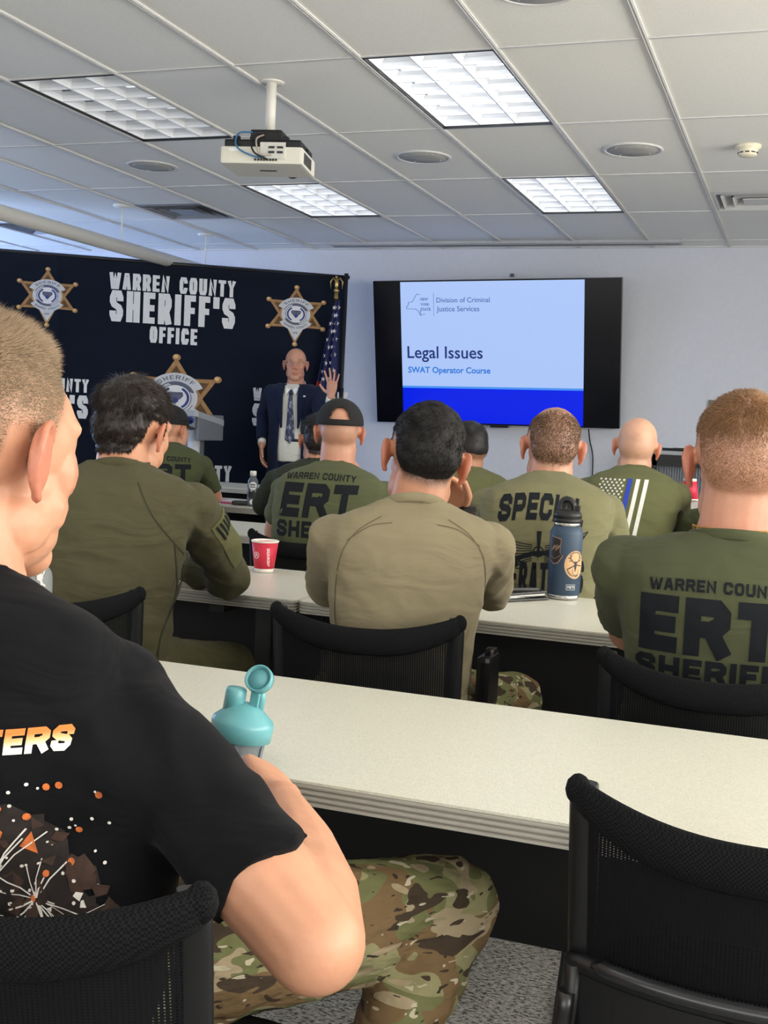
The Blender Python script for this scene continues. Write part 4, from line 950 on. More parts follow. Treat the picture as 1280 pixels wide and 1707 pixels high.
M_CAP = plain('cap_black', S(20, 20, 22), .85, bump=.5, bsc=700)
def capthing(p, label, **k):
    t = thing('baseball_cap', label, 'cap', p.H.translation); o, H = cap(p, **k); o.parent = t; o.data.transform(WM[t.name].inverted())
    b = newbm(); rings = []
    for i in range(17):
        a = R_(-58+116*i/16); r0 = .10; r1 = .10+.07*math.cos(a*1.35)**.5 if abs(a*1.35) < 1.57 else .1
        for_ = Vector((math.sin(a)*.086, -.010+math.cos(a)*.106, .036)); out = Vector((math.sin(a)*.092, -.01+math.cos(a)*.106+.068*math.cos(a*1.5), .030-.018*abs(math.sin(a))))
        rings.append([H @ for_, H @ out, H @ (out+Vector((0, 0, -.003))), H @ (for_+Vector((0, 0, -.003)))])
    loft(b, rings); put('brim', b, M_CAP, t, world=True)
    return t
capthing(cp, 'black mesh baseball cap with rear opening, on the man in the centre-left')
fn = printer(cp, 0, dx=-.035)
b = newbm(); letters(b, 'WARREN COUNTY', .024, .27, lambda u, v: fn(u+.005, v-.022-.3*u*u), stroke=.2, gw=.75, gap=.16, seg=.008)
letters(b, 'ERT', .128, .285, lambda u, v: fn(u, v-.165), stroke=.27, gw=.85, gap=.14, seg=.012, slant=.10)
letters(b, 'SHERIFF', .062, .30, lambda u, v: fn(u, v-.240), stroke=.25, gw=.8, gap=.16, seg=.01)
put('shirt_print', b, P_BLACK, cp.shirt, world=True, label='black lettering WARREN COUNTY ERT SHERIFF')
chair(-1.73, 4.12, 5, 'black mesh-back chair holding the man in the black mesh cap')
# ---- man with the wings print, third row
N = at(914, 808, 3.86)
so = person('man with thinning hair and sage shirt printed with wings and SPECIAL lettering', N, -16, pelvis=(-.03, -.05, .57), head=(.01, .05, .118), hyaw=-17, hroll=3, bulk=1.08, skinm=S_PINK, shirt=C_SAGE, trousers=C_CAMO, hairf=hair_thin, vox=.006, wr=.003, hunch=.05, hs=1.16, neck=.072)
hair(so, hairmat('hair_brown', S(96, 74, 56), .35), 9000, .005, .007, up=.3, wid=.0006, jit=.3, shell=False)
fn = printer(so, 0, dx=-.035)
b = newbm(); letters(b, 'SPECIAL', .085, .27, lambda u, v: fn(u, v-.105-.9*u*u), stroke=.26, gw=.8, gap=.14, seg=.012, slant=.12)
letters(b, 'OPERATIONS', .105, .30, lambda u, v: fn(u, v-.345+.5*u*u), stroke=.2, gw=.4, gap=.14, seg=.012)
wl = .003
for sx in (-1, 1):
    for k in range(9):
        a = k/8; ribbon(b, [tuple(q.xy) for q in smooth_pts([(sx*.02, -.185-.006*k, 0), (sx*(.07+.012*(1-a)), -.175-.010*k, 0), (sx*(.155-.075*a), -.135-.014*k, 0)], 4)], wl, fn, seg=.012, caps=False)
        x = .155-.075*a; y = -.135-.014*k; ribbon(b, [tuple(q.xy) for q in smooth_pts([(sx*x, y, 0), (sx*(x-.012), y-.016, 0), (sx*(x-.04), y-.014, 0)], 3)], wl, fn, seg=.012, caps=False)
polyflat(b, [(-.008, -.14), (.008, -.14), (.004, -.20), (0, -.235), (-.004, -.20)], fn, seg=.02)
polyflat(b, [(-.10, -.235), (-.02, -.205), (.07, -.195), (.13, -.205), (.13, -.212), (.06, -.212), (-.02, -.22), (-.09, -.247)], fn, seg=.02)
ribbon(b, [(-.155, -.19), (-.09, -.188)], .004, fn, seg=.012); ribbon(b, [(-.075, -.26), (-.05, -.225), (0, -.205), (.05, -.225), (.075, -.26)], .006, fn, seg=.012)
ribbon(b, circ(0, -.205, .016, 12), .004, fn, seg=.01, caps=False)
put('shirt_print', b, P_BLACK, so.shirt, world=True, label='black SPECIAL OPERATIONS lettering with winged emblem')
chair(-.93, 3.92, 8, 'black mesh-back chair holding the man in the sage winged shirt')
# ---- man with the flag print, fourth row
N = at(1056, 792, 5.35)
fl = person('bald man in an olive shirt printed with a blue-striped flag', N, -8, pelvis=(-.02, -.06, .57), head=(.005, .045, .120), hyaw=-6, hroll=4, bulk=1.08, skinm=S_GREY, shirt=C_MIL, trousers=C_CAMO, hairf=hair_shaved, vox=.0065, wr=.004, hunch=.05, neck=.072, hs=1.15, slen=.7,
    arms=dict(R=dict(e=at(1126, 880, 5.6), w=at(1090, 878, 5.82))))
fn0 = printer(fl, 0, dx=-.0); fn = lambda u, v: fn0(u*1.1+.0, v*1.08+.02); sl = .16
F = lambda u, v: fn(u+sl*(v+.17), v)
b = newbm()
for k in range(3): ribbon(b, [(-.135+.0335*k, -.145), (-.135+.0335*k, -.31)], .017, F, seg=.012, caps=False)
for x in (-.003, .030): ribbon(b, [(x, -.03), (x, -.31)], .016, F, seg=.012, caps=False)
for r in range(9):
    for c in range(6 if r % 2 == 0 else 5):
        x = -.147+.018*c+(.009 if r % 2 else 0); y = -.036-.0115*r; polyflat(b, [(x+(.0062 if k % 2 == 0 else .0028)*math.sin(R_(36*k)), y+(.0062 if k % 2 == 0 else .0028)*math.cos(R_(36*k))) for k in range(10)], F, seg=.03)
put('flag_print', b, P_WHITE, fl.shirt, world=True, label='white stars and stripes print')
b = newbm(); ribbon(b, [(-.034, -.03), (-.034, -.31)], .018, F, seg=.012, caps=False); put('blue_stripe', b, P_BLUE, fl.shirt, world=True)
chair_for(fl, 'black mesh-back chair holding the bald man in the flag shirt')
# ---- left man in a cap, chin in hand, fourth row
N = at(280, 750, 5.75)
lc = person('man in a dark cap resting his chin on his hand, before the lectern', N, -32, pelvis=(-.06, -.06, .57), head=(.012, .065, .105), hyaw=12, hpitch=2, bulk=1.05, skinm=S_LIGHT, shirt=C_OLIVE2, trousers=C_CAMO, hairf=hair_shaved, vox=.0065, wr=.003, hunch=.05, slen=.8,
    arms=dict(R=dict(e=at(358, 829, 5.95), w=at(326, 768, 5.98), hd=at(306, 748, 5.95)-at(326, 768, 5.98), hn=(.6, .6, .3), curl=(50, 60, 30))))
capthing(lc, 'black cap with a camouflage patch, on the man before the lectern', back_hole=False)
fn = printer(lc, 0, dx=-.02)
b = newbm(); letters(b, 'WARREN COUNTY', .026, .28, lambda u, v: fn(u, v-.055-.3*u*u), stroke=.2, gw=.75, gap=.16, seg=.012)
letters(b, 'ERT', .10, .285, lambda u, v: fn(u, v-.17), stroke=.27, gw=.85, gap=.14, seg=.015); letters(b, 'SHERIFF', .055, .30, lambda u, v: fn(u, v-.24), stroke=.25, gw=.8, gap=.16, seg=.015)
put('shirt_print', b, P_BLACK, lc.shirt, world=True, label='black lettering, COUNTY and RT in view')
chair_for(lc, 'black mesh-back chair holding the man with his chin on his hand')
t = thing('sunglasses', 'dark sunglasses perched on the brim of the cap before the lectern', 'sunglasses', lc.H @ Vector((0, .09, .07))); WMs = WM[t.name].inverted()
b = newbm()
for s in (-1, 1): ell(b, (s*.034, .102, .062), (.030, .006, .019), lc.H @ Matrix.Rotation(0, 4, 'X'), 2)
put('lens', b, plain('lens_blue_reflection', S(40, 60, 140), .1), t, world=True)  # bluish reflections on the lenses are painted in as base colour
b = newbm(); tube(b, [lc.H @ Vector(q) for q in ((-.066, .09, .065), (0, .112, .070), (.066, .09, .065))], .003, 6)
for s in (-1, 1): tube(b, [lc.H @ Vector(q) for q in ((s*.066, .09, .065), (s*.092, .02, .062), (s*.092, -.03, .055))], .003, 6)
put('frame', b, M_BLACK, t, world=True)
# ---- dark haired man half hidden behind the khaki shirt, fourth row
N = at(779, 790, 5.5)
bk = person('dark-haired man facing left, half hidden behind the central khaki man', N, -25, pelvis=(-.02, -.06, .57), head=(0, .045, .120), hyaw=-48, bulk=1.04, skinm=S_TAN, shirt=C_MIL, trousers=C_CAMO, hairf=hair_fade, vox=.0065, wr=.003)
hair(bk, hairmat('hair_black2', S(38, 35, 36), .4), 4000, .006, .012, up=.3, wid=.0008)
chair_for(bk, 'black mesh-back chair of the half-hidden dark-haired man, fourth row')
# ---- man below the speaker, fourth row
N = at(524, 776, 5.6)
dk = person('man in a dark green shirt just below the standing speaker, hidden by the black cap', N, -24, pelvis=(-.02, -.06, .57), head=(.015, .05, .125), hyaw=-30, bulk=1.02, skinm=S_TAN, shirt=C_DARKG, trousers=C_CAMO, sleeves='long', hairf=hair_full, vox=.0065, wr=.003)
hair(dk, hairmat('hair_black3', S(40, 34, 32), .4), 5000, .012, .03, up=.4, wid=.001)
fn = printer(dk, 0); b = newbm(); letters(b, 'POLICE', .05, .27, lambda u, v: fn(u-.01, v-.09), stroke=.27, gw=.8, gap=.14, seg=.015) if False else polyflat(b, [(-.135, -.075), (-.08, -.06), (-.08, -.095), (-.135, -.11)], fn, seg=.02)
put('shirt_print', b, P_WHITE, dk.shirt, world=True)
chair_for(dk, 'black mesh-back chair below the standing speaker')
# ---- man hidden behind the right-hand head
N = at(1243, 845, 5.3)
hd = person('man in an olive shirt almost wholly hidden behind the reddish-haired head', N, -5, pelvis=(0, -.06, .57), bulk=1.1, skinm=S_PINK, shirt=C_OLIVE2, trousers=C_CAMO, vox=.008, svox=.013, head=(.02, .05, .12))
chair_for(hd, 'black mesh-back chair hidden beyond the reddish-haired man')
# ---- standing speaker
N = at(493, 640, 8.70)
sp = person('bald man in a navy suit and patterned tie, standing with one hand raised', N, 170, pelvis=(0, -.02, N.z-.53), head=(0, .03, .150), hyaw=158, bulk=1.06, skinm=S_PINK, shirt=C_SHIRTW, trousers=C_NAVY, sleeves='none', hs=1.1, hairf=lambda c, az, hl: (sstep(0, .02, c[:, 2]-hl)*(1-sstep(.02, .05, c[:, 2])), sstep(0, .02, c[:, 2]-hl)*(1-sstep(.02, .05, c[:, 2]))*.5), vox=.0045, svox=.009, standing=True, wr=.002, hunch=0,
    arms=dict(R=dict(e=at(440, 690, 8.80), w=at(436, 745, 8.62), hd=(.10, -.1, -1), hn=(-1, -.2, 0), curl=(15, 25, 20)), L=dict(e=at(540, 708, 8.5), w=at(552, 660, 8.30), hd=(.0, .06, 1), hn=(.1, 1, 0), curl=(4, 5, 4), spread=13, thumb=((1, .45, .1), (.8, .8, .1)), sc=1.12, flip=False)), shd=0)
M_EYEW = plain('eye_white', S(190, 180, 172), .4); M_IRIS = plain('iris_dark', S(60, 62, 66), .15)
for s in (-1, 1):
    b = newbm(); ell(b, (s*.031, .0765, .011), (.0108, .0108, .0070), sp.H, 3); ell(b, (s*.031, .0832, .011), (.0052, .0055, .0052), sp.H, 2, 1); put('eye', b, [M_EYEW, M_IRIS], sp.root, world=True)
b = newbm()
for s in (-1, 1): tube(b, [sp.H @ Vector((s*.032+.021*math.cos(a), .103-.25*abs(s*.032+.021*math.cos(a))*.6, .008+.016*math.sin(a))) for a in [2*math.pi*k/20 for k in range(21)]], .0008, 6); tube(b, [sp.H @ Vector(q) for q in ((s*.053, .093, .014), (s*.080, .06, .014), (s*.086, -.01, .010))], .0012, 6)
tube(b, [sp.H @ Vector(q) for q in ((-.011, .102, .012), (0, .106, .015), (.011, .102, .012))], .0012, 6); put('glasses', b, plain('glasses_rim', S(70, 62, 56), .5), sp.root, world=True)
# jacket: open-fronted shell
b = newbm(); rings = sp.trings(-.018, t0=-.28, t1=.985, n=34, nn=48); ng = 48
for q, r in enumerate(rings):
    if q < 9: 
        c = sum(r, Vector())/len(r); rings[q] = [c+(p_-c)*(1+.012*(9-q)) for p_ in r]
vr = []
for q, r in enumerate(rings):
    t_ = q/33; half = 27*(1-max(0, (t_-.35)/.65)*.25) if t_ < .9 else 22
    # angle 90deg = front (local +y)
    vr.append([b.verts.new(sum(rings[q], Vector())/48+0*Vector() + (0*Vector()) + (lambda c, r: Vector((0, 0, 0)))(0, 0)) for _ in ()] or None)
b.free(); b = newbm(); grid = []
for q, r in enumerate(rings):
    t_ = q/33; half = 24-8*max(0, (t_-.3)) ; row = []
    for k in range(41):
        a = 90+half+(360-2*half)*k/40; fidx = (a % 360)/360*48; i0 = int(fidx) % 48; fr = fidx-int(fidx); row.append(b.verts.new(r[i0].lerp(r[(i0+1) % 48], fr)))
    grid.append(row)
for q in range(33):
    for k in range(40): f = b.faces.new((grid[q][k], grid[q][k+1], grid[q+1][k+1], grid[q+1][k])); f.smooth = True
jk = put('jacket', b, C_NAVY, sp.root, world=True); md = jk.modifiers.new('s', 'SOLIDIFY'); md.thickness = .008; md.offset = 1
b = newbm()
for s, k in (('L', -1), ('R', 1)):
    d = sp.A[s]; u = d['e']-sp.sh[s]; q = d['w']-d['e']; B = sp.B
    tube(b, [B @ Vector((k*.07, 0, -.052)), B @ Vector((k*.14, 0, -.075)), sp.sh[s]], [.06, .070, .078], 18); ell(b, tuple(sp.sh[s]), (.078,)*3)
    tube(b, [sp.sh[s], sp.sh[s]+u*.4, d['e']], [.077, .072, .062], 20); ell(b, tuple(d['e']), (.062,)*3); tube(b, [d['e'], d['e']+q*.5, d['e']+q*.80], [.062, .056, .048], 20)
jm = fuse(b, .009, 6); co = getco(jm); no = getno(jm); setco(jm, co+no*np.array([.004*noise.noise(Vector(v)*16) for v in co])[:, None]); put('jacket_sleeve', jm, C_NAVY, sp.root, world=True)
def onfront(u, v, off):
    """front of the speaker: u to his left, v up from the neck"""
    o = sp.loc(-u, .5, v); h = sp.bvh.ray_cast(o, -sp.fv); return (h[0] if h[0] else sp.loc(-u, .12, v))+sp.fv*off
b = newbm(); polyflat(b, [(-.020, -.055), (.020, -.055), (.014, -.085), (-.014, -.085)], lambda u, v: onfront(u, v, .014), seg=.015)
polyflat(b, [(-.014, -.085), (.014, -.085), (.030, -.30), (.040, -.44), (.002, -.485), (-.036, -.44), (-.026, -.30)], lambda u, v: onfront(u, v, .008), seg=.02)
tm = NT('tie_pattern'); vv = tm.n('TexVoronoi', Scale=38.0); tm.l(tm.coords((1, 1, .6), (0, .7, 0)), vv.inputs['Vector']); tm.col(tm.ramp(vv.outputs[0], [(.2, S(150, 155, 175)), (.45, S(60, 68, 100)), (.7, S(36, 42, 72))])); tm.b.inputs['Roughness'].default_value = .4
tie = put('necktie', b, tm.m, sp.root, world=True); md = tie.modifiers.new('s', 'SOLIDIFY'); md.thickness = .006
b = newbm()
for s in (-1, 1):
    polyflat(b, [(s*.008, -.052), (s*.062, -.012), (s*.066, -.035), (s*.040, -.10)], lambda u, v: onfront(u, v, .020 if abs(u) < .05 else .014), seg=.02)
cl = put('shirt_collar', b, plain('collar_white', S(235, 235, 230), .7), sp.root, world=True); md = cl.modifiers.new('s', 'SOLIDIFY'); md.thickness = .004
b = newbm()
for s in (-1, 1): polyflat(b, [(s*.058, -.02), (s*.098, -.04), (s*.118, -.13), (s*.105, -.155), (s*.112, -.17), (s*.075, -.36), (s*.062, -.36)], lambda u, v: onfront(u, v, .030), seg=.03)
lp = put('lapel', b, C_NAVY, sp.root, world=True); md = lp.modifiers.new('s', 'SOLIDIFY'); md.thickness = .005
b = newbm(); tube(b, [sp.P0+Vector((math.cos(a)*.165, math.sin(a)*.128, .075)) for a in [2*math.pi*k/32 for k in range(33)]], .016, 8, cap=False); put('belt', b, M_BLACK, sp.root, world=True)
b = newbm(); q = onfront(-.10, -.125, .035) ; q = onfront(.115, -.10, .04); box(b, tuple(q), (.018, .006, .012)); put('lapel_pin', b, M_WHITE, sp.root, world=True)
b = newbm(); d = sp.A['L']; q = (d['w']-d['e']).normalized(); tube(b, [d['w']-q*.075, d['w']-q*.012], [.036, .034], 20)
d = sp.A['R']; q = (d['w']-d['e']).normalized(); tube(b, [d['w']-q*.07, d['w']-q*.03], [.036, .034], 20); put('shirt_cuff', b, C_SHIRTW, sp.root, world=True)
# ---- man in the black shirt, foreground left
N = at(-42, 985, 1.12)
el_, wr_ = at(525, 1572, 1.07), at(466, 1328, 1.33)
fg = person('fair-haired man in black T-shirt at lower left, gripping the teal shaker', N, -14, pelvis=(.02, .02, .57), head=(-.018, .045, .160), hyaw=9, hpitch=4, hs=1.27, es=1.08, armr=1.2, loose='R', sh_lift=(0, -.03), bulk=1.06, skinm=S_LIGHT, shirt=C_BLACK, trousers=C_CAMO, hairf=hair_fair, vox=.0035, svox=.007, wr=.004, neck=.068, slen=.78, hunch=.05, shd=.0, sx=.88, earout=22,
    arms=dict(R=dict(e=el_, w=wr_, hd=at(434, 1262, 1.45)-wr_, hn=(.75, -.35, .55), curl=(38, 48, 35), thumb=((.5, .9, -.45), (-.1, 1, -.7))), L=dict(e=(-1.26, 1.32, .80), w=(-1.12, 1.56, .785))),
    legs=dict(R=(at(748, 1505, 1.62), at(625, 1800, 1.42)), L=(Vector((-1.05, 1.55, .54)), Vector((-1.05, 1.5, .1)))))
hair(fg, hairmat('hair_fair', S(146, 124, 100), .4, .45), 80000, .0045, .026, up=.6, wid=.0004, jit=.3, bend=.2, shell=False, zt=(.07, .115), flowdir=lambda q: Vector((0, .6, .1)))
fn = printer(fg, 0, dx=0)
tg = NT('print_orange_white'); tc = tg.n('TexCoord'); sz = tg.n('SeparateXYZ'); tg.l(tc.outputs['Generated'], sz.inputs[0]); tg.col(tg.ramp(sz.outputs[2], [(.3, S(235, 232, 225)), (.55, S(240, 190, 130)), (.8, S(225, 130, 60))])); tg.b.inputs['Roughness'].default_value = .8
b = newbm(); letters(b, 'TERS', .027, .080, lambda u, v: fn(u+.130, v-.142), stroke=.27, gw=.7, gap=.08, seg=.006, slant=.1); put('shirt_print', b, tg.m, fg.shirt, world=True, label='orange and white lettering ending in TERS')
rg = random.Random(3)
PM = [plain('art_brown', S(58, 40, 32), .85, var=.5, sc=60), plain('art_orange', S(196, 104, 48), .8, var=.4, sc=90), plain('art_white', S(225, 220, 214), .8, var=.15, sc=90), plain('art_dark', S(34, 26, 24), .85, var=.4, sc=60)]
b = newbm()
f1 = lambda u, v: fn(u+.095, v+.02)
polyflat(b, [(-.12, -.22), (.02, -.215), (.07, -.25), (.085, -.30), (.12, -.34), (.16, -.385), (.15, -.40), (-.12, -.40)], f1, 3, seg=.015)
offs = [(lambda q: (lambda u, v: q(u+.095, v+.02)))(printer(fg, 0, off=.0022+.0002*k)) for k in range(6)]
for k in range(150):
    x, y = rg.uniform(-.1, .12), rg.uniform(-.39, -.22)
    if x > .05 and y > -.24-(x-.05)*.9: continue
    r = rg.uniform(.006, .024); n = rg.randint(3, 5); a0 = rg.uniform(0, 360); mi = rg.choice((0, 0, 0, 3, 3, 1, 2) if y > -.36 else (0, 1, 1, 3, 2))
    if mi == 2: r *= .5
    polyflat(b, [(x+r*rg.uniform(.3, 1)*math.cos(R_(a0+360*q/n)), y+r*rg.uniform(.3, 1)*math.sin(R_(a0+360*q/n))) for q in range(n)], offs[k % 6], mi, seg=.02)
for k in range(60):
    x, y = rg.choice(((.045, -.325), (.0, -.30), (-.05, -.34), (.06, -.36))); a = rg.uniform(0, 6.28); L = rg.uniform(.015, .075)
    ribbon(b, [(x+.1*L*math.cos(a), y+.1*L*math.sin(a)), (x+L*.5*math.cos(a+.1), y+L*.5*math.sin(a+.1)), (x+L*math.cos(a), y+L*math.sin(a))], rg.uniform(.0006, .002), offs[5], 2, seg=.012, caps=False)
for k in range(40):
    x, y = rg.uniform(.0, .12), rg.uniform(-.33, -.195); r = rg.choice((.0015, .002, .004)); polyflat(b, circ(x, y, r, 8), offs[4], 2 if r < .003 else 1, seg=.02)
put('shirt_artwork', b, PM, fg.shirt, world=True, label='shattered brown, orange and white artwork')
ch = chair(-.705, 1.085, 6, 'black mesh-back chair under the man in the black T-shirt, lower left')
# ------------------------------------------------------------------ things on the tables
def teal(): return plain('teal_plastic', S(100, 166, 174), .32, var=.03)
c0 = at(399, 1238, 1.535); t = thing('shaker_bottle', 'teal-lidded grey shaker bottle held over the nearest table edge', 'shaker bottle', c0); t.rotation_euler = (R_(-4), R_(6), 0)
clear = NT('shaker_plastic'); clear.b.inputs['Base Color'].default_value = S(150, 158, 165)+(1,); clear.b.inputs['Roughness'].default_value = .22; clear.b.inputs['Transmission Weight'].default_value = .55; clear.b.inputs['IOR'].default_value = 1.2
b = newbm(); lathe(b, [(.028, -.115), (.030, -.112), (.034, -.05), (.0385, .005), (.039, .02)], n=40); put('cup', b, clear.m, t)
b = newbm()
for a in (-100, 20, 140):
    P = [(math.cos(R_(a+x))*(.0345+.0044*((z+.05)/.055))*1.03, math.sin(R_(a+x))*(.0345+.0044*((z+.05)/.055))*1.03, z) for x, z in ((-26, -.09), (-30, 0), (-26, .006), (26, .006), (30, 0), (26, -.09))]
    tube(b, P, .0012, 6)
put('embossed_panel', b, plain('shaker_grey', S(92, 98, 106), .3), t)
b = newbm(); lathe(b, [(.0385, .006), (.0455, .008), (.0468, .031), (.0445, .037), (.034, .046), (.022, .058), (.001, .062)], n=48); put('lid', b, teal(), t)
b = newbm(); lathe(b, [(.016, .045), (.0155, .078), (.013, .081), (.001, .081)], (-.016, -.006, 0), n=28); put('spout', b, teal(), t)
Ml = Matrix.Translation((.014, .004, .098)) @ Matrix.Rotation(R_(62), 4, 'X')
b = newbm(); lathe(b, [(.021, -.004), (.021, .008), (.0185, .009), (.0175, .000), (.0145, .000), (.0140, .005), (.001, .006)], n=32, M=Ml); put('flip_cap', b, teal(), t)
b = newbm(); tube(b, [(.018, .006, .052), (.021, .008, .070), (.017, .006, .088)], [.008, .006, .006], 12); box(b, (.014, -.002, .068), (.014, .006, .024), bev=.002); put('hinge', b, teal(), t)
# navy insulated flask
f0 = atz(938, 997, .738); t = thing('insulated_flask', 'navy insulated flask with stickers and black handle lid, second-row table', 'flask', f0); R0 = .0505
M_NAVYF = plain('flask_navy', S(42, 62, 84, 1.1), .5, var=.03, bump=.2, bsc=600); M_STEEL = plain('brushed_steel', S(190, 190, 188), .25, 1.0, var=.05)
b = newbm(); lathe(b, [(R0-.002, .014), (R0, .016), (R0, .200), (R0-.001, .208), (R0-.008, .222), (R0-.011, .226)], n=56); put('body', b, M_NAVYF, t)
b = newbm(); lathe(b, [(R0-.006, 0), (R0-.002, .003), (R0-.001, .0145), (.02, .0148)], n=56); put('steel_base', b, M_STEEL, t); b = newbm(); lathe(b, [(R0-.010, .224), (R0-.010, .238), (.02, .239)], n=56); put('steel_neck', b, M_STEEL, t)
b = newbm(); lathe(b, [(R0-.008, .237), (R0-.0065, .239), (R0-.0065, .248), (R0-.009, .2485), (R0-.009, .251), (R0-.0065, .2515), (R0-.007, .262), (R0-.014, .272), (.020, .276), (.001, .276)], n=48)
tube(b, smooth_pts([(-.024, 0, .265), (-.022, 0, .290), (-.014, 0, .304), (.004, 0, .305), (.016, 0, .292), (.020, 0, .268)], 5), .0095, 12, flat=1.3, up=Vector((0, 1, 0))); box(b, (.027, 0, .276), (.02, .022, .028), bev=.004); put('lid', b, M_BLACK, t)
ang0 = math.atan2(-f0.y, -f0.x)
def cyl(off): return lambda u, v: Vector(((R0+off)*math.cos(ang0+u/R0), (R0+off)*math.sin(ang0+u/R0), v))
ST = [plain('sticker_black', S(22, 20, 20), .5), plain('sticker_cream', S(200, 160, 118), .5, var=.03), plain('sticker_line', S(150, 120, 95), .5), plain('sticker_whitel', S(200, 200, 198), .5)]
b = newbm(); sh_ = [(-.052, .196), (-.014, .188), (-.016, .145), (-.006, .135), (-.022, .112), (-.038, .108), (-.054, .118)]
polyflat(b, sh_, cyl(.0006), 2, seg=.006); polyflat(b, [(-.033+(x+.033)*.9, .155+(y-.155)*.93) for x, y in sh_], cyl(.001), 0, seg=.006)
ribbon(b, [tuple(q.xy) for q in smooth_pts([(-.05, .135, 0), (-.035, .126, 0), (-.014, .138, 0)], 4)], .0012, cyl(.0014), 2, seg=.006, caps=False)
for k in range(6): ribbon(b, [(-.047+.005*k, .150+.004*(k % 3)), (-.038+.004*k, .165+.003*(k % 2))], .0022, cyl(.0014), 2, seg=.006)
put('shield_sticker', b, ST, t)
b = newbm(); CX, CY = .034, .110
polyflat(b, circ(CX, CY, .0355, 40, ry=.043), cyl(.0006), 1, seg=.006)
S2 = lambda o: cyl(o)
for s in (-1, 1):
    ribbon(b, [tuple(q.xy) for q in smooth_pts([(CX, CY+.004, 0), (CX+s*.010, CY+.010, 0), (CX+s*.018, CY+.022, 0), (CX+s*.014, CY+.028, 0)], 4)], .003, cyl(.001), 0, seg=.006)
    ribbon(b, [(CX+s*.012, CY+.012), (CX+s*.021, CY+.012)], .0022, cyl(.001), 0, seg=.006); ribbon(b, [(CX+s*.015, CY+.018), (CX+s*.024, CY+.021)], .0022, cyl(.001), 0, seg=.006)
    ribbon(b, [(CX, CY), (CX-s*.024, CY-.013 if s > 0 else CY-.004)], .0034, cyl(.001), 0, seg=.006)
polyflat(b, [(CX-.005, CY+.010), (CX+.005, CY+.010), (CX+.004, CY-.008), (CX, CY-.024), (CX-.004, CY-.008)], cyl(.0012), 0, seg=.006)
ribbon(b, circ(CX+.002, CY-.020, .012, 16, 150, 390), .0016, cyl(.001), 0, seg=.006, caps=False)
letters(b, 'MOUNTAIN', .005, .052, lambda u, v: cyl(.001)(CX+(.031-v)*math.sin(u/.031-.35), CY-(.038-v)*math.cos(u/.031-.35)), stroke=.22, seg=.004)
letters(b, 'ADIRONDACK', .004, .042, lambda u, v: cyl(.001)(CX+(.030+v)*math.sin(u/.030), CY+(.036+v)*math.cos(u/.030)), stroke=.2, seg=.004)
put('round_sticker', b, ST, t)
b = newbm(); letters(b, 'YETI', .008, .024, lambda u, v: cyl(.0006)(u+.022, v+.037), stroke=.24, gw=.8, seg=.004)
ribbon(b, [(.008, .033), (.008, .049), (.036, .049), (.036, .033), (.008, .033)], .0010, cyl(.0006), seg=.004, caps=False); put('logo', b, ST[3], t)
# folder and phone
fo = atz(868, 1003, .738); t = thing('folder', 'black zip folder with papers lying on the second-row table', 'folder', (fo.x-.15, fo.y+.03, fo.z), R_(-38)); 
M_LEATHER = plain('folder_black', S(34, 35, 38), .4, bump=.3, bsc=300)
b = newbm(); box(b, (0, 0, .004), (.27, .36, .006), bev=.002); box(b, (0, 0, .020), (.26, .35, .007), Matrix.Rotation(R_(1.5), 4, 'X'), .003); put('cover', b, M_LEATHER, t)
b = newbm(); box(b, (.0, -.002, .0115), (.25, .345, .009), Matrix.Rotation(R_(1), 4, 'X')); put('papers', b, plain('paper_white', S(200, 200, 198), .7), t)
b = newbm(); tube(b, [(-.125, -.172, .011), (.125, -.172, .011), (.128, .17, .012)], .0022, 6); put('zip', b, M_STEEL, t)
ph = at(852, 972, 3.45); t = thing('phone', 'black phone lying on top of the black folder', 'phone', (ph.x, ph.y, .738+.0265), R_(-50))
b = newbm(); box(b, (0, 0, .005), (.075, .155, .011), bev=.004); put('case', b, M_BLACK, t); b = newbm(); box(b, (0, 0, .0108), (.069, .148, .001)); put('screen', b, plain('glass_dark', S(30, 32, 34), .08), t)
# cups
def cup(base, label, rz=0, flip=False, s=1.0):
    t = thing('paper_cup', label, 'paper cup', base, rz, 'red paper coffee cups'); t.scale = (s, s, s)
    R1 = lambda z: .031+.0135*(z/.105)
    M = Matrix.Rotation(math.pi, 4, 'X') if flip else Matrix.Identity(4)
    if flip: M = Matrix.Translation((0, 0, .108)) @ M
    b = newbm(); lathe(b, [(R1(0), 0), (R1(.013), .013)], n=40, M=M); lathe(b, [(R1(.1), .099), (R1(.105)+.002, .102), (R1(.105)+.0022, .105), (R1(.105)-.001, .1065), (R1(.1)-.002, .100), (R1(.02)-.002, .03), (.001, .03)], n=40, M=M); put('cup_body', b, plain('cup_white', S(240, 236, 228), .5), t)
    b = newbm(); lathe(b, [(R1(.013)+.0004, .013), (R1(.1)+.0004, .0995)], n=40, M=M); put('cup_sleeve', b, plain('cup_red', S(214, 44, 72), .5, var=.02), t)
    f = lambda u, v: M @ Vector(((R1(v)+.001)*math.cos(-1.5708+u/R1(v)), (R1(v)+.001)*math.sin(-1.5708+u/R1(v)), v))
    b = newbm(); ribbon(b, circ(-.018, .058, .0105, 28), .0028, f, 0, seg=.005, caps=False); ribbon(b, [(-.023, .053), (-.018, .063), (-.013, .055)], .004, f, 0, seg=.005)
    letters(b, "DUNKIN'", .0095, .060, lambda u, v: f(.019+v, .052-u), stroke=.28, gw=.8, seg=.005); put('cup_print', b, plain('cup_print_white', S(245, 215, 220), .5), t)
    return t
c1 = atz(440, 953, .738); cup(c1, 'red and white paper coffee cup upright on the second-row table', R_(8))
c2 = at(1148, 834, 5.95); cup(c2, 'upside-down red paper cup on a white bag, fourth row right', R_(-5), True, 1.0)
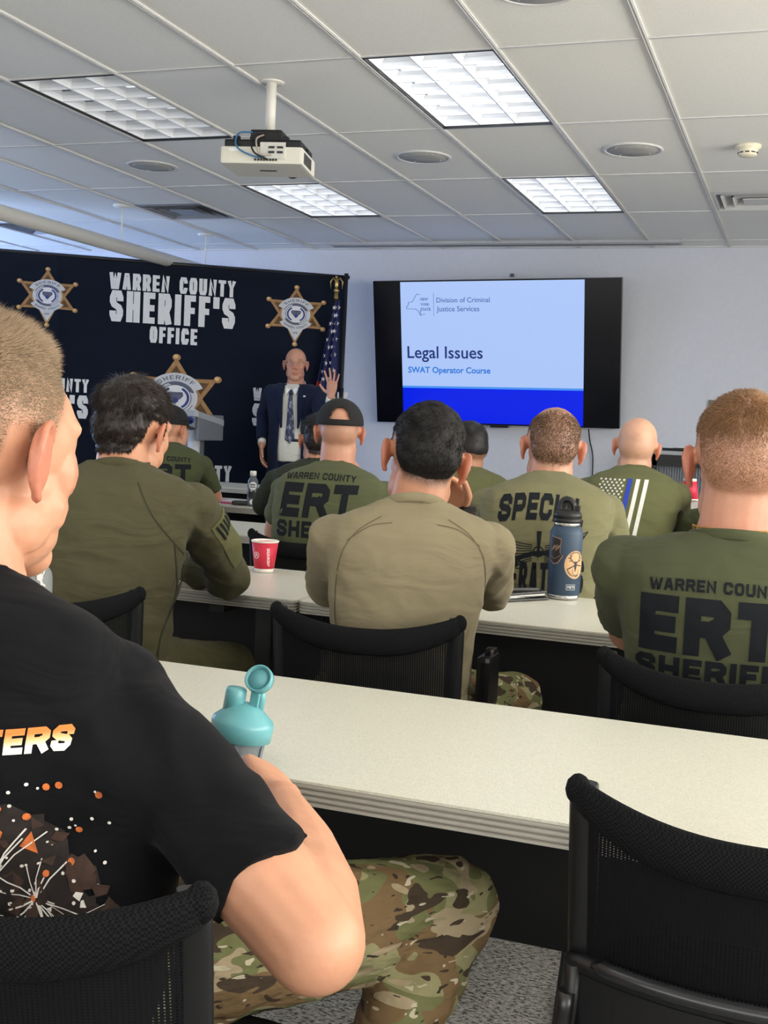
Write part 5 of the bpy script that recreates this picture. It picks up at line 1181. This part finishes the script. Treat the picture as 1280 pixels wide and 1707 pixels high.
t = thing('paper_bag', 'crumpled white paper bag under the upturned red cup', 'paper bag', (c2.x+.03, c2.y+.05, .738))
b = newbm(); h = c2.z-.738; box(b, (0, 0, h/2), (.17, .14, h), bev=.02); bmesh.ops.subdivide_edges(b, edges=b.edges, cuts=4, use_grid_fill=True)
for v in b.verts: v.co += Vector((noise.noise(v.co*20), noise.noise(v.co*20+Vector((5, 0, 0))), 0))*.014; v.co.z = max(0, v.co.z-.0)
box(b, (.10, 0, h*.75), (.05, .05, h*.9), Matrix.Rotation(R_(8), 4, 'Y'), .01)
put('bag', b, plain('bag_white', S(225, 225, 228), .7), t, smooth=False)
# juice bottle, magazine, case on the left fourth-row table
jb = atz(424, 851, .738); jb = Vector((jb.x, 6.08, .738)); jb.x = at(420, 845, 6.08).x
t = thing('drink_bottle', 'clear drink bottle with white cap and label below the speaker', 'bottle', jb)
glassy = NT('bottle_plastic'); glassy.b.inputs['Base Color'].default_value = S(120, 130, 135)+(1,); glassy.b.inputs['Roughness'].default_value = .1; glassy.b.inputs['Transmission Weight'].default_value = .6
b = newbm(); lathe(b, [(.028, 0), (.031, .006), (.031, .09), (.029, .10), (.031, .11), (.030, .145), (.018, .168), (.016, .178)], n=28); put('bottle_body', b, glassy.m, t)
b = newbm(); lathe(b, [(.0185, .175), (.0185, .200), (.016, .203), (.001, .203)], n=24); put('cap', b, M_WHITE, t)
b = newbm(); aj = math.atan2(-jb.y, -jb.x); fj = lambda o: (lambda u, v: Vector(((.031+o)*math.cos(aj+u/.031), (.031+o)*math.sin(aj+u/.031), v)))
polyflat(b, circ(0, .118, .024, 20), fj(.001), 0, seg=.01); polyflat(b, circ(.0, .025, .016, 14), fj(.001), 0, seg=.01); polyflat(b, [(-.024, .05), (.026, .05), (.026, .085), (-.024, .085)], fj(.0008), 1, seg=.01)
letters(b, 'CORE', .009, .030, lambda u, v: fj(.0016)(u, v+.120), mi=1, stroke=.26, seg=.006); letters(b, 'POWER', .008, .032, lambda u, v: fj(.0016)(u, v+.107), mi=1, stroke=.26, seg=.006)
put('bottle_label', b, [plain('label_white', S(225, 228, 228), .5), plain('label_black', S(24, 26, 28), .5)], t)
mg = Vector((at(385, 830, 6.2).x, 6.22, .7385))
t = thing('magazine', 'pink and white magazine lying open on the fourth-row table', 'magazine', mg, R_(-15))
b = newbm(); box(b, (0, 0, .003), (.30, .21, .006)); put('page', b, plain('page_pink', S(205, 70, 100), .5, var=.3, sc=14), t); b = newbm(); box(b, (.04, .02, .0075), (.24, .15, .003), Matrix.Rotation(.2, 4, 'Z')); put('cover', b, plain('page_white', S(220, 215, 215), .5), t)
cs = Vector((at(410, 842, 6.08).x, 6.1, .7385)); t = thing('eyeglass_case', 'small black object on the table beside the drink bottle', 'case', cs, R_(20)); b = newbm(); box(b, (0, 0, .012), (.18, .07, .024), bev=.01); put('case_body', b, M_BLACK, t)
# grey flask by the neck of the foreground man
hb = at(50, 990, 1.72); t = thing('grey_flask', 'grey flask with white hand logo on the nearest table, beside the neck', 'flask', (hb.x, hb.y, .738)); ang0 = math.atan2(-hb.y, -hb.x); hz = at(60, 935, 1.72).z-.738; R1_ = .038
b = newbm(); lathe(b, [(.036, 0), (.038, .004), (.038, hz-.03), (.036, hz-.02), (.026, hz-.004), (.026, hz)], n=40); put('flask_body', b, plain('flask_grey', S(118, 122, 124), .5, bump=.2, bsc=600), t)
b = newbm(); lathe(b, [(.028, hz-.004), (.028, hz+.028), (.024, hz+.033), (.001, hz+.033)], n=32); put('flask_lid', b, M_BLACK, t)
b = newbm(); fh = lambda u, v: Vector(((R1_+.0008)*math.cos(ang0+(u+.016)/R1_), (R1_+.0008)*math.sin(ang0+(u+.016)/R1_), v+at(66, 962, 1.7).z-.738))
for x, y in ((-.009, .012), (-.003, .017), (.003, .016), (.009, .011)): ribbon(b, [(x*.35, .0), (x*.8, y*.6), (x, y)], .0028, fh, seg=.005)
polyflat(b, circ(0, -.001, .006, 14), fh, seg=.006); ribbon(b, [(0, 0), (.004, -.012), (.0, -.018)], .004, fh, seg=.005); ribbon(b, [(.003, -.011), (.010, -.016)], .003, fh, seg=.005); put('logo', b, ST[3], t)
# ------------------------------------------------------------------ banner
BA = Vector((at(577, 462, 9.35).x, 9.35, 0)); BZ = at(577, 462, 9.35).z; B_DIR = Vector((at(0, 421, 7.8).x-BA.x, 7.8-9.35, 0))
import math as _m
BL = 4.6; bd = B_DIR.normalized(); bn = Vector((-bd.y, bd.x, 0)); bn = bn if bn.y < 0 else -bn
def ban(off):
    """u = metres from the right-hand post leftwards, v = height"""
    def f(u, v):
        w = .006*math.sin(u*5.1+v*.4)+.004*math.sin(u*11+1)+.014*math.exp(-((u-2.32-.02*v)/.03)**2)+.010*math.exp(-((u-3.1)/.03)**2)
        p_ = BA+bd*u; return Vector((p_.x, p_.y, v))+bn*(w+off)
    return f
t = thing('step_banner', 'wide dark navy fabric banner with sheriff star badges and white lettering', 'banner', (BA.x, BA.y, 0)); BT = t
b = newbm(); f = ban(0); nu, nv = 200, 10
g = [[b.verts.new(f(-.0+BL*i/nu, .06+(BZ-.07)*j/nv)) for i in range(nu+1)] for j in range(nv+1)]
for j in range(nv):
    for i in range(nu): q = b.faces.new((g[j][i], g[j][i+1], g[j+1][i+1], g[j+1][i])); q.smooth = True
M_BAN = cloth('banner_navy', S(14, 22, 38), wr=.15, sheen=.1); fb = put('banner_cloth', b, M_BAN, t, world=True); fb.modifiers.new('s', 'SOLIDIFY').thickness = .003
b = newbm(); tube(b, [(BA.x, BA.y, 0), (BA.x, BA.y, BZ+.03)], .018, 14); tube(b, [(BA.x, BA.y, .9), (BA.x, BA.y, BZ*.62)], .023, 14)
bm_ = b; put('post', b, M_BLKMETAL, t, world=True)
b = newbm(); tube(b, [BA+Vector((0, 0, BZ))-bd*.03-bn*.01, BA+bd*BL+Vector((0, 0, BZ))-bn*.01], .016, 12); put('top_rail', b, M_BLKMETAL, t, world=True)
b = newbm(); box(b, (BA.x, BA.y, .01), (.5, .5, .02), bev=.004); box(b, (BA.x+bd.x*BL, BA.y+bd.y*BL, .01), (.5, .5, .02), bev=.004); put('foot_plate', b, M_BLKMETAL, t, world=True)
def b_uv(x, y):
    """pixel -> (u, v) on the banner plane"""
    d = AF + AR*(x-640)/F_PX - AU*(y-853.5)/F_PX; k = (BA-CAM).dot(bn)/d.dot(bn); q = CAM+d*k; return (q-BA).dot(bd), q.z
P_SIL = plain('banner_white', S(222, 224, 230), .8, var=.03)
def btext(s, x0, y0, x1, y1, name, stroke=.26, gw=.5):
    """text between the lower-left pixel and upper-right pixel"""
    u0, v0 = b_uv(x0, y0); u1, v1 = b_uv(x1, y1); w = u0-u1; fb_ = ban(.004); b = newbm(); mid = (u0+u1)/2; vm = v0
    letters(b, s, v1-v0, w, lambda u, v: fb_(mid-u, v0+v), stroke=stroke, gw=gw, gap=.10, seg=.03); put(name, b, P_SIL, BT, world=True)
btext('WARREN COUNTY', 182, 481, 393, 469, 'lettering', .20, .36); btext("SHERIFF'S", 182, 535, 393, 498, 'lettering', .20, .34); btext('OFFICE', 249, 571, 329, 549, 'lettering', .20, .34)
def midrow(dx, dy, sc_):
    pass
u_mid = (b_uv(182, 489)[0]+b_uv(393, 489)[0])/2; v_o = b_uv(248, 575)[1]
def block(uc, vtop, k=1.0):
    fb_ = ban(.004)
    for s, w, h, dv, st in (('WARREN COUNTY', 1.02, .135, 0, .2), ("SHERIFF'S", 1.02, .235, .265, .2), ('OFFICE', .40, .14, .43, .2)):
        b = newbm(); letters(b, s, h*k, w*k, lambda u, v, dv=dv: fb_(uc-u, vtop-h*k*0+v-(dv+.14)*k), stroke=st, gw=.35, gap=.1, seg=.03); put('lettering', b, P_SIL, BT, world=True)
u_, v_ = b_uv(417, 648); block(u_-.51*.85, v_+.015, .8)
u_, v_ = b_uv(148, 632); block(u_+.51*.8, v_+.0, .8)
u_, v_ = b_uv(386, 778); block(u_+.51, v_+.01, 1.0)
BG = [plain('badge_gold', S(160, 122, 78), .7, var=.2, sc=25), plain('badge_brown', S(96, 68, 44), .8, var=.3, sc=40), plain('badge_silver', S(198, 202, 210), .6, var=.08), plain('badge_blue', S(40, 62, 130), .7), P_SIL, plain('badge_grey', S(90, 96, 120), .7), plain('badge_goldlight', S(214, 182, 132), .6)]
def badge(uc, vc, r):
    b = newbm(); F0 = lambda o: (lambda f: lambda x, y: f(uc-x*r*1.22, vc+y*r*1.02))(ban(.004+o))
    tip = [1.0, 1.0, 1.0, 1.12, 1.0, 1.0]; star = []
    for k in range(6):
        a = R_(90-60*k); star.append((tip[k]*math.cos(a), tip[k]*math.sin(a))); a = R_(60-60*k); star.append((.56*math.cos(a), .56*math.sin(a)))
    polyflat(b, star, F0(0), 0, seg=.12)
    for k in range(6):
        a = R_(90-60*k); c = Vector((math.cos(a), math.sin(a)))*tip[k]; s = Vector((-c.y, c.x)).normalized(); m_ = c.normalized()
        tri = [m_*(tip[k]*.80), m_*.50+s*.175, m_*.50-s*.175]
        polyflat(b, [(q.x, q.y) for q in tri], F0(.001), 1, seg=.12)
        polyflat(b, circ(c.x, c.y, .085, 18), F0(.001), 0, seg=.12); polyflat(b, circ(c.x-.015, c.y+.02, .05, 14), F0(.002), 6, seg=.12)
    polyflat(b, [(.30, -.42), (-.30, -.42), (0, -.98)], F0(.0015), 2, seg=.1); polyflat(b, circ(0, 0, .46, 36), F0(.002), 2, seg=.1)
    def sector(r0, r1, a0, a1, o, mi): polyflat(b, circ(0, 0, r1, 18, a0, a1)+list(reversed(circ(0, 0, r0, 18, a0, a1))), F0(o), mi, seg=.1)
    sector(.40, .62, 25, 155, .003, 2); sector(.40, .60, 212, 328, .003, 2); sector(.385, .41, 20, 160, .004, 5); sector(.385, .40, 205, 335, .004, 5)
    polyflat(b, circ(0, 0, .335, 36), F0(.004), 5, seg=.1); polyflat(b, circ(0, 0, .315, 36), F0(.005), 4, seg=.1); sector(.235, .29, -60, 60, .006, 3); sector(.235, .29, 120, 240, .006, 3)
    polyflat(b, circ(0, 0, .2, 30), F0(.006), 4, seg=.1)
    polyflat(b, [(0, .02), (-.07, .05), (-.15, .14), (-.16, .05), (-.10, -.03), (-.05, -.06), (0, -.16), (.05, -.06), (.10, -.03), (.16, .05), (.15, .14), (.07, .05)], F0(.007), 5, seg=.1); polyflat(b, circ(0, -.06, .065, 16), F0(.008), 3, seg=.1)
    f = F0(.005); letters(b, 'SHERIFF', .10, .74, arcmap(f, 0, 0, .46), stroke=.17, gw=.7, gap=.35, mi=5, seg=.06)
    letters(b, 'WARREN COUNTY', .08, .88, arcmap(f, 0, 0, .54, False), stroke=.17, gw=.6, gap=.18, mi=5, seg=.06); letters(b, 'NY', .08, .14, lambda u, v: f(u, v-.74), stroke=.2, mi=5, seg=.06)
    put('star_badge', b, BG, BT, world=True)
ua, va = b_uv(493, 524); ra = va-b_uv(493, 578)[1]; badge(ua, va, b_uv(493, 480)[1]-va)
ub, vb = b_uv(79, 493); badge(ub, vb, b_uv(79, 450)[1]-vb)
uc_, vc_ = b_uv(292, 663); badge(uc_, vc_, (b_uv(292, 597)[1]-vc_))
# ------------------------------------------------------------------ flag
fp = at(560, 500, 9.18); t = thing('flag', 'hanging starred flag on an eagle-topped pole in front of the banner edge', 'flag', (fp.x, fp.y, 0))
ftop = at(560, 497, 9.18).z
b = newbm(); tube(b, [(fp.x, fp.y, .05), (fp.x, fp.y, ftop)], .011, 12); put('pole', b, plain('pole_wood', S(70, 50, 40), .4), t, world=True)
b = newbm(); lathe(b, [(.13, 0), (.13, .03), (.03, .06), (.02, .12), (.001, .121)], (fp.x, fp.y, 0), n=28); put('base', b, M_GOLD, t, world=True)
b = newbm(); z = ftop; lathe(b, [(.011, -.01), (.018, 0), (.014, .05), (.024, .055), (.020, .075), (.006, .08)], (fp.x, fp.y, z), n=16); ell(b, (fp.x, fp.y, z+.12), (.018, .016, .045), sub=2); ell(b, (fp.x, fp.y-.01, z+.172), (.012, .014, .014), sub=2)
for s in (-1, 1): tube(b, [(fp.x, fp.y, z+.135), (fp.x+s*.03, fp.y, z+.165), (fp.x+s*.055, fp.y, z+.135), (fp.x+s*.05, fp.y, z+.075)], [.014, .016, .014, .004], 8, flat=.4)
put('eagle', b, plain('eagle_gold', S(200, 170, 105), .3, .9), t, world=True)
FM = [plain('flag_blue', S(26, 34, 82), .8), plain('flag_red', S(165, 40, 48), .8), plain('flag_white', S(205, 202, 205), .8)]
def drape(s, v):
    """s across 0..1 from the pole side, v down 0..1"""
    wid = .035+.21*min(1, v*1.15)**.8; x = -wid*s*(1.0)+.055; y = .03*math.sin(s*15+v*2)*min(1, v*2+.2)-.04; return Vector((fp.x+x, fp.y+y, ftop-.02-1.25*v-.05*s*v))
b = newbm(); nu, nv = 40, 40; g = [[b.verts.new(drape(i/nu, j/nv)) for i in range(nu+1)] for j in range(nv+1)]
for j in range(nv):
    for i in range(nu):
        q = b.faces.new((g[j][i], g[j][i+1], g[j+1][i+1], g[j+1][i])); q.smooth = True; s_, v_ = i/nu, j/nv
        q.material_index = 0 if (v_ < .66 and s_ < 1.15-.55*max(0, v_-.35)) and not (s_ > .78 and v_ > .52) else (1 if int(s_*9+v_*2) % 2 else 2)
put('flag_cloth', b, FM, t, world=True).modifiers.new('s', 'SOLIDIFY').thickness = .003
b = newbm()
for j in range(12):
    for i in range(3):
        s_, v_ = .18+.3*i+(.15 if j % 2 else 0), .05+.052*j
        if s_ > .9 or (s_ > .75 and v_ > .5): continue
        c = drape(s_, v_)+Vector((0, -.008, 0)); pts = [c+Vector(((.022 if k % 2 == 0 else .009)*math.sin(R_(36*k+10)), 0, (.022 if k % 2 == 0 else .009)*math.cos(R_(36*k+10)))) for k in range(10)]; cc = b.verts.new(c); vs = [b.verts.new(q) for q in pts]
        for k in range(10): b.faces.new((cc, vs[k], vs[(k+1) % 10]))
put('star', b, FM[2], t, world=True, kind='stuff')
# ------------------------------------------------------------------ lectern
lt = at(352, 685, 8.15); t = thing('lectern', 'pale grey lectern in front of the banner, beside the capped man', 'lectern', (lt.x-.27, 8.15, 0)); lz = at(300, 683, 8.15).z
M_LEC = plain('lectern_grey', S(150, 154, 160, 1.1), .45, var=.02); M_LEC2 = plain('lectern_dark', S(112, 116, 124), .5)
b = newbm(); rings = []
for j, (y, z) in enumerate(((-.24, .03), (-.26, 0), (-.25, -.03), (.2, .10), (.22, .13))):
    pass
pts = [(-.28, -.22), (-.26, -.25), (.26, -.25), (.28, -.22), (.28, .2), (-.28, .2)]
loft(b, [[Vector((x, y, lz+.0+(y+.25)*-.15+d)) for x, y in pts] for d in (-.045, -.008, 0)]); put('top', b, M_LEC, t, smooth=False)
b = newbm()
for s in (-1, 1): box(b, (s*.265, -.0, lz-.13), (.025, .40, .20), bev=.01)
box(b, (0, -.03, lz-.09), (.50, .38, .1), bev=.02); put('tray', b, M_LEC2, t)
b = newbm(); box(b, (0, 0, (lz-.1)/2+.02), (.30, .26, lz-.14), bev=.01); put('column', b, M_LEC2, t)
b = newbm()
for s in (-1, 1): lathe(b, [(.055, .04), (.055, lz-.12)], (s*.165, -.08, 0), n=20)
put('pillar', b, plain('lectern_light', S(196, 200, 208, 1.1), .35), t)
b = newbm(); box(b, (0, 0, .02), (.6, .5, .04), bev=.01); put('base', b, M_LEC2, t)
# ------------------------------------------------------------------ cabinet on the right
ca = at(1090, 750, 9.75); cw = 1.3; t = thing('tambour_cabinet', 'grey cabinet with black frame and ribbed shutter against the front wall', 'cabinet', (ca.x+cw/2, 9.76, 0)); cz = ca.z
b = newbm(); box(b, (0, 0, cz-.015), (cw, .48, .03), bev=.004); put('top', b, plain('cab_top', S(165, 168, 172), .4), t)
b = newbm()
for x in (-cw/2+.03, cw/2-.03): box(b, (x, 0, (cz-.03)/2), (.05, .46, cz-.03))
box(b, (0, 0, cz-.075), (cw-.04, .46, .09)); box(b, (0, .1, .05), (cw-.04, .26, .1)); put('body', b, M_BLACK, t)
b = newbm()
for k in range(58):
    x = -cw/2+.06+.0205*k; lathe(b, [(.0095, .10), (.0095, cz-.12)], (x, -.20, 0), n=8)
sh = put('shutter', b, plain('shutter_grey', S(128, 132, 138), .5), t)
q = at(1125, 748.5, 9.68); t = thing('marker_pen', 'black marker lying on top of the ribbed cabinet', 'marker', (q.x, 9.68, cz), R_(8)); b = newbm(); tube(b, [(-.10, 0, .012), (.07, 0, .012), (.10, 0, .010)], [.011, .011, .007], 12); put('barrel', b, M_BLACK, t); b = newbm(); box(b, (.03, .0, .024), (.09, .02, .006), bev=.002); put('clip', b, M_BLKMETAL, t)
q = at(1152, 750, 9.68); t = thing('white_eraser', 'white eraser block on the ribbed cabinet beside the marker', 'eraser', (q.x, 9.68, cz)); b = newbm(); box(b, (0, 0, .016), (.09, .05, .032), bev=.004); put('block', b, M_WHITE, t)
